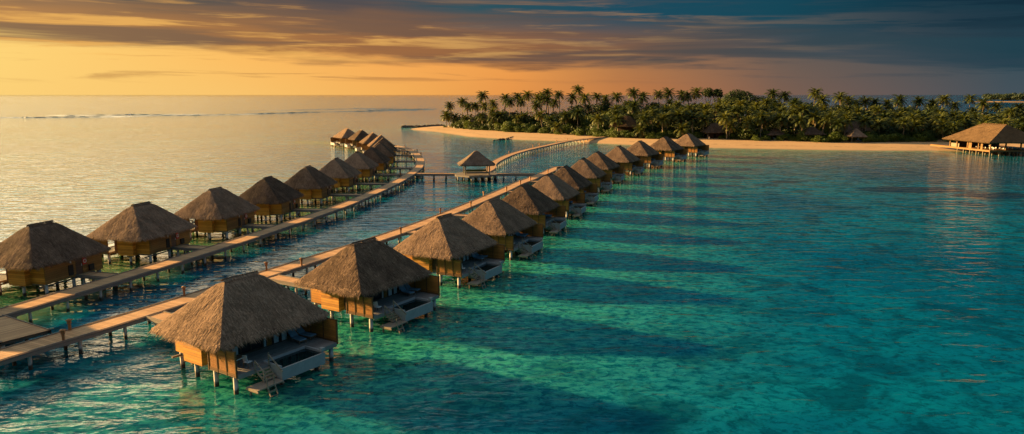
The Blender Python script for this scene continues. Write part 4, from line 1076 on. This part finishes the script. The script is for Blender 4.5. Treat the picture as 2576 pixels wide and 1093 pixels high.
# ridge runs away from the camera: build hip roof with long axis turned
rv, fv = thatch_roof(13.2, 11.2, 6.2, 5.0, 11.3, seed=91, tufts=5200, fringe=0.35, tw=0.12, sag=0.12, seg=18, fringe_n=5)
rf = rv.build('roof', M_THATCH_WARM, rs); rf.location = (9.0, 11.0, 0); rf.rotation_euler = (0, 0, R(90)); fr_ = fv.build('eave_fringe', M_THATCH_WARM, rf)
rc_ = ridge_cap(6.2, 11.3, 3, 0.7).build('ridge_cap', M_THATCH_WARM, rf)
d = MB(); d.box(0, 24, 0, 26, 1.75, 2.0); d.box(-0.1, 24, -0.1, -0.004, 1.45, 2.08); d.box(-0.1, -0.004, -0.1, 34, 1.45, 2.08); d.box(-0.09, 3.0, 26.004, 34, 1.75, 1.99)
d.build('deck', M_RESTWOOD, rs)
po = MB(); po.box(-0.2, 0.2, -0.2, 0.2, 2.004, 5.5); p0 = None
for x, y in [(0.4, 0.4), (6.2, 0.4), (12, 0.4), (18, 0.4), (0.4, 6.5), (0.4, 12.5), (0.4, 18.5), (0.4, 22.5), (18, 22), (12, 22), (6, 22)]:
    if p0 is None: p0 = po.build('column', M_RESTWOOD, rs); o = p0
    else: o = link('column', p0.data, rs)
    o.location = (x, y, 0)
w_ = MB(); w_.box(0.5, 0.62, 17.5, 22.3, 2.004, 3.4); w_.build('low_wall', M_PILE, rs)
w_ = MB(); w_.box(0.45, 0.65, 10.5, 12.2, 2.004, 5.0); w_.box(0.45, 0.65, 4.6, 5.6, 2.004, 5.0); w_.build('panel', M_RESTWOOD, rs)
w_ = MB(); w_.box(0.7, 18, 19, 19.3, 2.004, 5.2); w_.build('back_wall', M_DARKWOOD, rs)
b_ = MB(); b_.box(0.3, 18.3, 0.3, 0.5, 4.9, 5.15); b_.box(0.3, 0.5, 0.504, 22, 4.9, 5.15); b_.build('eave_beam', M_RESTWOOD, rs)
po = MB(); po.tube([(0, 0, -3), (0, 0, 1.74)], 0.2, 8); p0 = None
for x in (0.4, 4, 8, 12, 16, 20):
    for y in (0.5, 4, 7.5, 11, 14.5, 18):
        if p0 is None: p0 = po.build('post', M_PILE, rs); o = p0
        else: o = link('post', p0.data, rs)
        o.location = (x, y, 0)
for k in range(3):
    l = MB(); z = 3.1 + 0.55 * k; l.tube([(0, 0, -0.16), (0, 0, 0), (0, 0, 0.16)], [0.06, 0.17, 0.06], 8); o = l.build('globe_lamp', M_WHITE, rs, True); o.location = (1.6, 2.6, z)
tag(rs, 'large tan thatched open restaurant on stilts at the right edge of the beach', 'restaurant')
wroot = Vector((RX, RY, 0))
for k, (x, y) in enumerate([(2.2, 2.2), (2.2, 6.5), (2.2, 9.6), (6, 2.2), (9.5, 2.2), (13, 2.3), (6, 6), (10, 6)]):
    p = wroot + Vector((x * math.cos(R(4)) - y * math.sin(R(4)), x * math.sin(R(4)) + y * math.cos(R(4)), 2.004))
    names = ['at the front left corner of the restaurant', 'second along its left side', 'third along its left side', 'second along its water front', 'third along its water front', 'fourth along its water front', 'in the second row, left one', 'in the second row, right one']
    o = place1(tb, p, R(4)); tag(o, 'restaurant table ' + names[k], 'table', 'tables in the stilt restaurant')
    for sg, side in ((1, 'far'), (-1, 'near')):
        o = place1(ch, p + Vector((0, 0.75 * sg, 0)), R(4 + (180 if sg > 0 else 0))); tag(o, f'seat on the {side} side of the table ' + names[k], 'chair', 'chairs in the stilt restaurant')

# ------------------------------------------------------------------ rock groynes
def groyne(P, wid, hgt, label, seed, n=130):
    r = random.Random(seed); m = MB(); P = [Vector(p) for p in P]; o0 = P[0].copy()
    L = [(b - a).length for a, b in zip(P[:-1], P[1:])]
    for k in range(n):
        t = r.random() * sum(L); i = 0
        while t > L[i]: t -= L[i]; i += 1
        d = (P[i + 1] - P[i]).normalized(); s_ = Vector((d.y, -d.x, 0)); off = r.uniform(-1, 1)
        c = P[i] + d * t + s_ * off * wid - o0; c.z = hgt * (1 - abs(off)) * 0.7 - 0.1; q = r.uniform(0.5, 1.0) * hgt * 0.9
        b = len(m.v); rings = 4; seg = 6
        for a in range(rings + 1):
            ph = math.pi * a / rings
            for e in range(seg):
                th = 2 * math.pi * e / seg; v_ = Vector((math.sin(ph) * math.cos(th), math.sin(ph) * math.sin(th), math.cos(ph) * 0.7)) * q * r.uniform(0.75, 1.15)
                m.v.append(tuple(c + v_))
        for a in range(rings):
            for e in range(seg): m.f.append((b + a * seg + e, b + (a + 1) * seg + e, b + (a + 1) * seg + (e + 1) % seg, b + a * seg + (e + 1) % seg)); m.m.append(0)
    o = m.build('rock_groyne', M_ROCK); o.location = o0; tag(o, label, 'groyne', 'rock groynes off the beach')
groyne([un(1010, 321.5), un(1030, 321), un(1060, 321.3), un(1112, 318)], 1.6, 1.5, 'long low rock groyne reaching left from the sandy tip', 1, 190)
groyne([un(1240, 354), un(1268, 353), un(1300, 346), un(1312, 344)], 0.9, 0.9, 'short rock groyne running from the sand into the lagoon', 2, 110)

# ------------------------------------------------------------------ light, sky, camera
SUN_EL, SUN_AZ = R(12.4), R(-70.5)        # azimuth from the view axis (+Y), negative to the left
EXPO = 2.0
sd = bpy.data.lights.new('Sun', 'SUN'); sd.energy = 5.0; sd.angle = R(1.0); sd.color = (1.0, 0.60, 0.22)
so = bpy.data.objects.new('Sun', sd); col.objects.link(so)
dirv = Vector((math.sin(SUN_AZ) * math.cos(SUN_EL), math.cos(SUN_AZ) * math.cos(SUN_EL), math.sin(SUN_EL)))
so.rotation_euler = dirv.to_track_quat('Z', 'Y').to_euler(); so.location = (-60, 20, 60)

wd = bpy.data.worlds.new('World'); scene.world = wd; wd.use_nodes = True; nt = wd.node_tree; nt.nodes.clear()
tc = nt.nodes.new('ShaderNodeTexCoord'); s = nt.nodes.new('ShaderNodeSeparateXYZ'); nt.links.new(tc.outputs['Generated'], s.inputs[0])
X, Y_, Z = s.outputs
az = MT(nt, 'ARCTAN2', X, Y_); el = MT(nt, 'ARCSINE', MT(nt, 'MAXIMUM', MT(nt, 'MINIMUM', Z, 1.0), -1.0))
azd = MT(nt, 'MULTIPLY', az, 180 / math.pi); eld = MT(nt, 'MULTIPLY', el, 180 / math.pi)
af = LIN(nt, azd, -180.0, 180.0)
K = 1 / 2 ** EXPO
def lvl(stops): return RAMP(nt, af, [((a + 180) / 360, srgb(*c, k=K)) for a, c in stops])
L0_ = lvl([(-180, (60, 75, 90)), (-110, (225, 175, 105)), (-75, (255, 222, 150)), (-36, (253, 210, 120)), (-20, (250, 196, 108)), (-8, (244, 174, 88)), (0, (232, 150, 74)), (10, (186, 118, 70)), (20, (122, 94, 80)), (34, (66, 80, 90)), (70, (40, 62, 74)), (180, (60, 75, 90))])
L1_ = lvl([(-180, (50, 72, 88)), (-110, (230, 175, 100)), (-75, (255, 215, 135)), (-36, (255, 214, 120)), (-20, (253, 190, 98)), (-8, (248, 170, 84)), (0, (240, 158, 76)), (8, (178, 120, 74)), (20, (106, 90, 82)), (34, (50, 74, 86)), (70, (25, 60, 75)), (180, (50, 72, 88))])
BK_ = lvl([(-180, (45, 70, 88)), (-75, (215, 160, 100)), (-36, (182, 124, 68)), (-22, (162, 108, 62)), (-8, (150, 98, 60)), (2, (138, 92, 62)), (12, (112, 86, 72)), (22, (66, 74, 82)), (34, (30, 60, 76)), (70, (20, 58, 76)), (180, (45, 70, 88))])
L2_ = lvl([(-180, (45, 72, 90)), (-110, (180, 150, 105)), (-75, (240, 200, 135)), (-38, (118, 114, 98)), (-26, (86, 80, 72)), (-12, (66, 68, 76)), (-3, (38, 78, 90)), (8, (18, 72, 92)), (20, (4, 66, 84)), (30, (2, 42, 60)), (36, (2, 36, 54)), (70, (10, 60, 80)), (180, (45, 72, 90))])
L3_ = lvl([(-180, (60, 105, 130)), (-110, (250, 205, 140)), (-75, (470, 420, 330)), (-40, (500, 445, 350)), (-25, (420, 368, 285)), (-15, (240, 228, 195)), (-6, (150, 185, 188)), (3, (50, 130, 142)), (18, (2, 86, 114)), (34, (0, 78, 98)), (50, (0, 84, 105)), (90, (60, 105, 130)), (180, (60, 105, 130))])
L4_ = lvl([(-180, (80, 120, 148)), (-75, (240, 225, 190)), (-38, (75, 148, 155)), (-18, (60, 145, 155)), (-2, (10, 122, 138)), (20, (2, 108, 142)), (48, (5, 112, 145)), (100, (80, 120, 148)), (180, (80, 120, 148))])
L5_ = lvl([(-180, (165, 156, 155)), (180, (165, 156, 155))])
cx = nt.nodes.new('ShaderNodeCombineXYZ'); tilt = MT(nt, 'ADD', eld, MT(nt, 'MULTIPLY', azd, 0.014))
nt.links.new(MT(nt, 'MULTIPLY', azd, 0.050), cx.inputs[0]); nt.links.new(MT(nt, 'MULTIPLY', tilt, 0.62), cx.inputs[1])
n_big = NOISE(nt, cx.outputs[0], 1.0, 5, 0.55, 0.5)
cx2 = nt.nodes.new('ShaderNodeCombineXYZ'); nt.links.new(MT(nt, 'MULTIPLY', azd, 0.085), cx2.inputs[0]); nt.links.new(MT(nt, 'MULTIPLY', tilt, 1.5), cx2.inputs[1]); cx2.inputs[2].default_value = 5
n_fine = NOISE(nt, cx2.outputs[0], 1.0, 6, 0.62, 0.4)
cx3 = nt.nodes.new('ShaderNodeCombineXYZ'); nt.links.new(MT(nt, 'MULTIPLY', azd, 0.06), cx3.inputs[0]); nt.links.new(MT(nt, 'MULTIPLY', tilt, 0.95), cx3.inputs[1]); cx3.inputs[2].default_value = 11
n_mid = NOISE(nt, cx3.outputs[0], 1.0, 4, 0.5, 0.5)
c = MIX(nt, LIN(nt, eld, 0.0, 2.4), L0_, L1_)
c = MIX(nt, MT(nt, 'MULTIPLY', MT(nt, 'MULTIPLY', SS(nt, n_fine, 0.52, 0.68), SS(nt, eld, 0.6, 1.4)), 0.55), c, BK_)
edge = MT(nt, 'ADD', MT(nt, 'ADD', eld, MT(nt, 'MULTIPLY_ADD', n_big, 5.0, -2.5)), MT(nt, 'MULTIPLY_ADD', n_fine, 1.6, -0.8))
lim = RAMP(nt, LIN(nt, azd, -40.0, 40.0), [(0.0, (0.36,) * 3), (0.30, (0.24,) * 3), (0.55, (0.20,) * 3), (0.8, (0.17,) * 3), (1.0, (0.12,) * 3)])
e0 = MT(nt, 'MULTIPLY', lim, 10.0)
bank = SS(nt, MT(nt, 'SUBTRACT', edge, e0), -0.35, 0.75)
bkc = MIX(nt, SS(nt, n_mid, 0.40, 0.62), MIX(nt, 0.52, BK_, (0.0, 0.01, 0.016)), BK_)
c = MIX(nt, MT(nt, 'MULTIPLY', bank, 0.95), c, bkc)
c = MIX(nt, SS(nt, MT(nt, 'ADD', MT(nt, 'ADD', eld, MT(nt, 'MULTIPLY', azd, 0.035)), MT(nt, 'MULTIPLY_ADD', n_mid, 4.0, -2.0)), 4.0, 6.6), c, MIX(nt, MT(nt, 'MULTIPLY', SS(nt, n_fine, 0.45, 0.62), 0.45), L2_, bkc))
hi = MT(nt, 'MULTIPLY', SS(nt, MT(nt, 'ADD', MT(nt, 'MULTIPLY', n_fine, 0.6), MT(nt, 'MULTIPLY', n_mid, 0.4)), 0.51, 0.62), MT(nt, 'MULTIPLY', SS(nt, eld, 2.0, 3.0), SS(nt, eld, 7.5, 5.0)))
c = MIX(nt, MT(nt, 'MULTIPLY', hi, MT(nt, 'MULTIPLY', SS(nt, azd, 32.0, -12.0), 0.75)), c, MIX(nt, SS(nt, azd, -22.0, 18.0), srgb(246, 184, 92, K), srgb(176, 138, 92, K)))
c = MIX(nt, SS(nt, eld, 6.7, 9.5), c, L3_); c = MIX(nt, SS(nt, eld, 11.0, 21.0), c, L4_); c = MIX(nt, SS(nt, eld, 35.0, 75.0), c, L5_)
# below the horizon
c = MIX(nt, SS(nt, eld, -0.2, -3.0), c, srgb(30, 70, 75, K))
sky = nt.nodes.new('ShaderNodeTexSky'); sky.sky_type = 'NISHITA'; sky.sun_disc = False; sky.sun_elevation = SUN_EL; sky.sun_rotation = SUN_AZ
bg1 = nt.nodes.new('ShaderNodeBackground'); bg2 = nt.nodes.new('ShaderNodeBackground'); nt.links.new(c, bg1.inputs[0]); nt.links.new(sky.outputs[0], bg2.inputs[0])
bg1.inputs[1].default_value = 0.97; bg2.inputs[1].default_value = 0.0006
ad = nt.nodes.new('ShaderNodeAddShader'); nt.links.new(bg1.outputs[0], ad.inputs[0]); nt.links.new(bg2.outputs[0], ad.inputs[1])
wo = nt.nodes.new('ShaderNodeOutputWorld'); nt.links.new(ad.outputs[0], wo.inputs[0])
wd.cycles.sampling_method = 'MANUAL'; wd.cycles.sample_map_resolution = 512

cam = bpy.data.cameras.new('Camera'); cam.sensor_width = 36; cam.lens = 36 * FOC / 2576; cam.clip_end = 150000; cam.clip_start = 0.5
co = bpy.data.objects.new('Camera', cam); col.objects.link(co); co.location = (0, 0, CAMH); co.rotation_euler = (math.pi / 2 - PITCH, 0, 0)
scene.camera = co
scene.view_settings.view_transform = 'Standard'; scene.view_settings.look = 'None'; scene.view_settings.exposure = EXPO; scene.view_settings.gamma = 1
cy = scene.cycles; cy.max_bounces = 5; cy.diffuse_bounces = 2; cy.glossy_bounces = 3; cy.transmission_bounces = 3; cy.transparent_max_bounces = 4
cy.use_denoising = True; cy.sample_clamp_indirect = 4
cy.caustics_reflective = False; cy.caustics_refractive = False
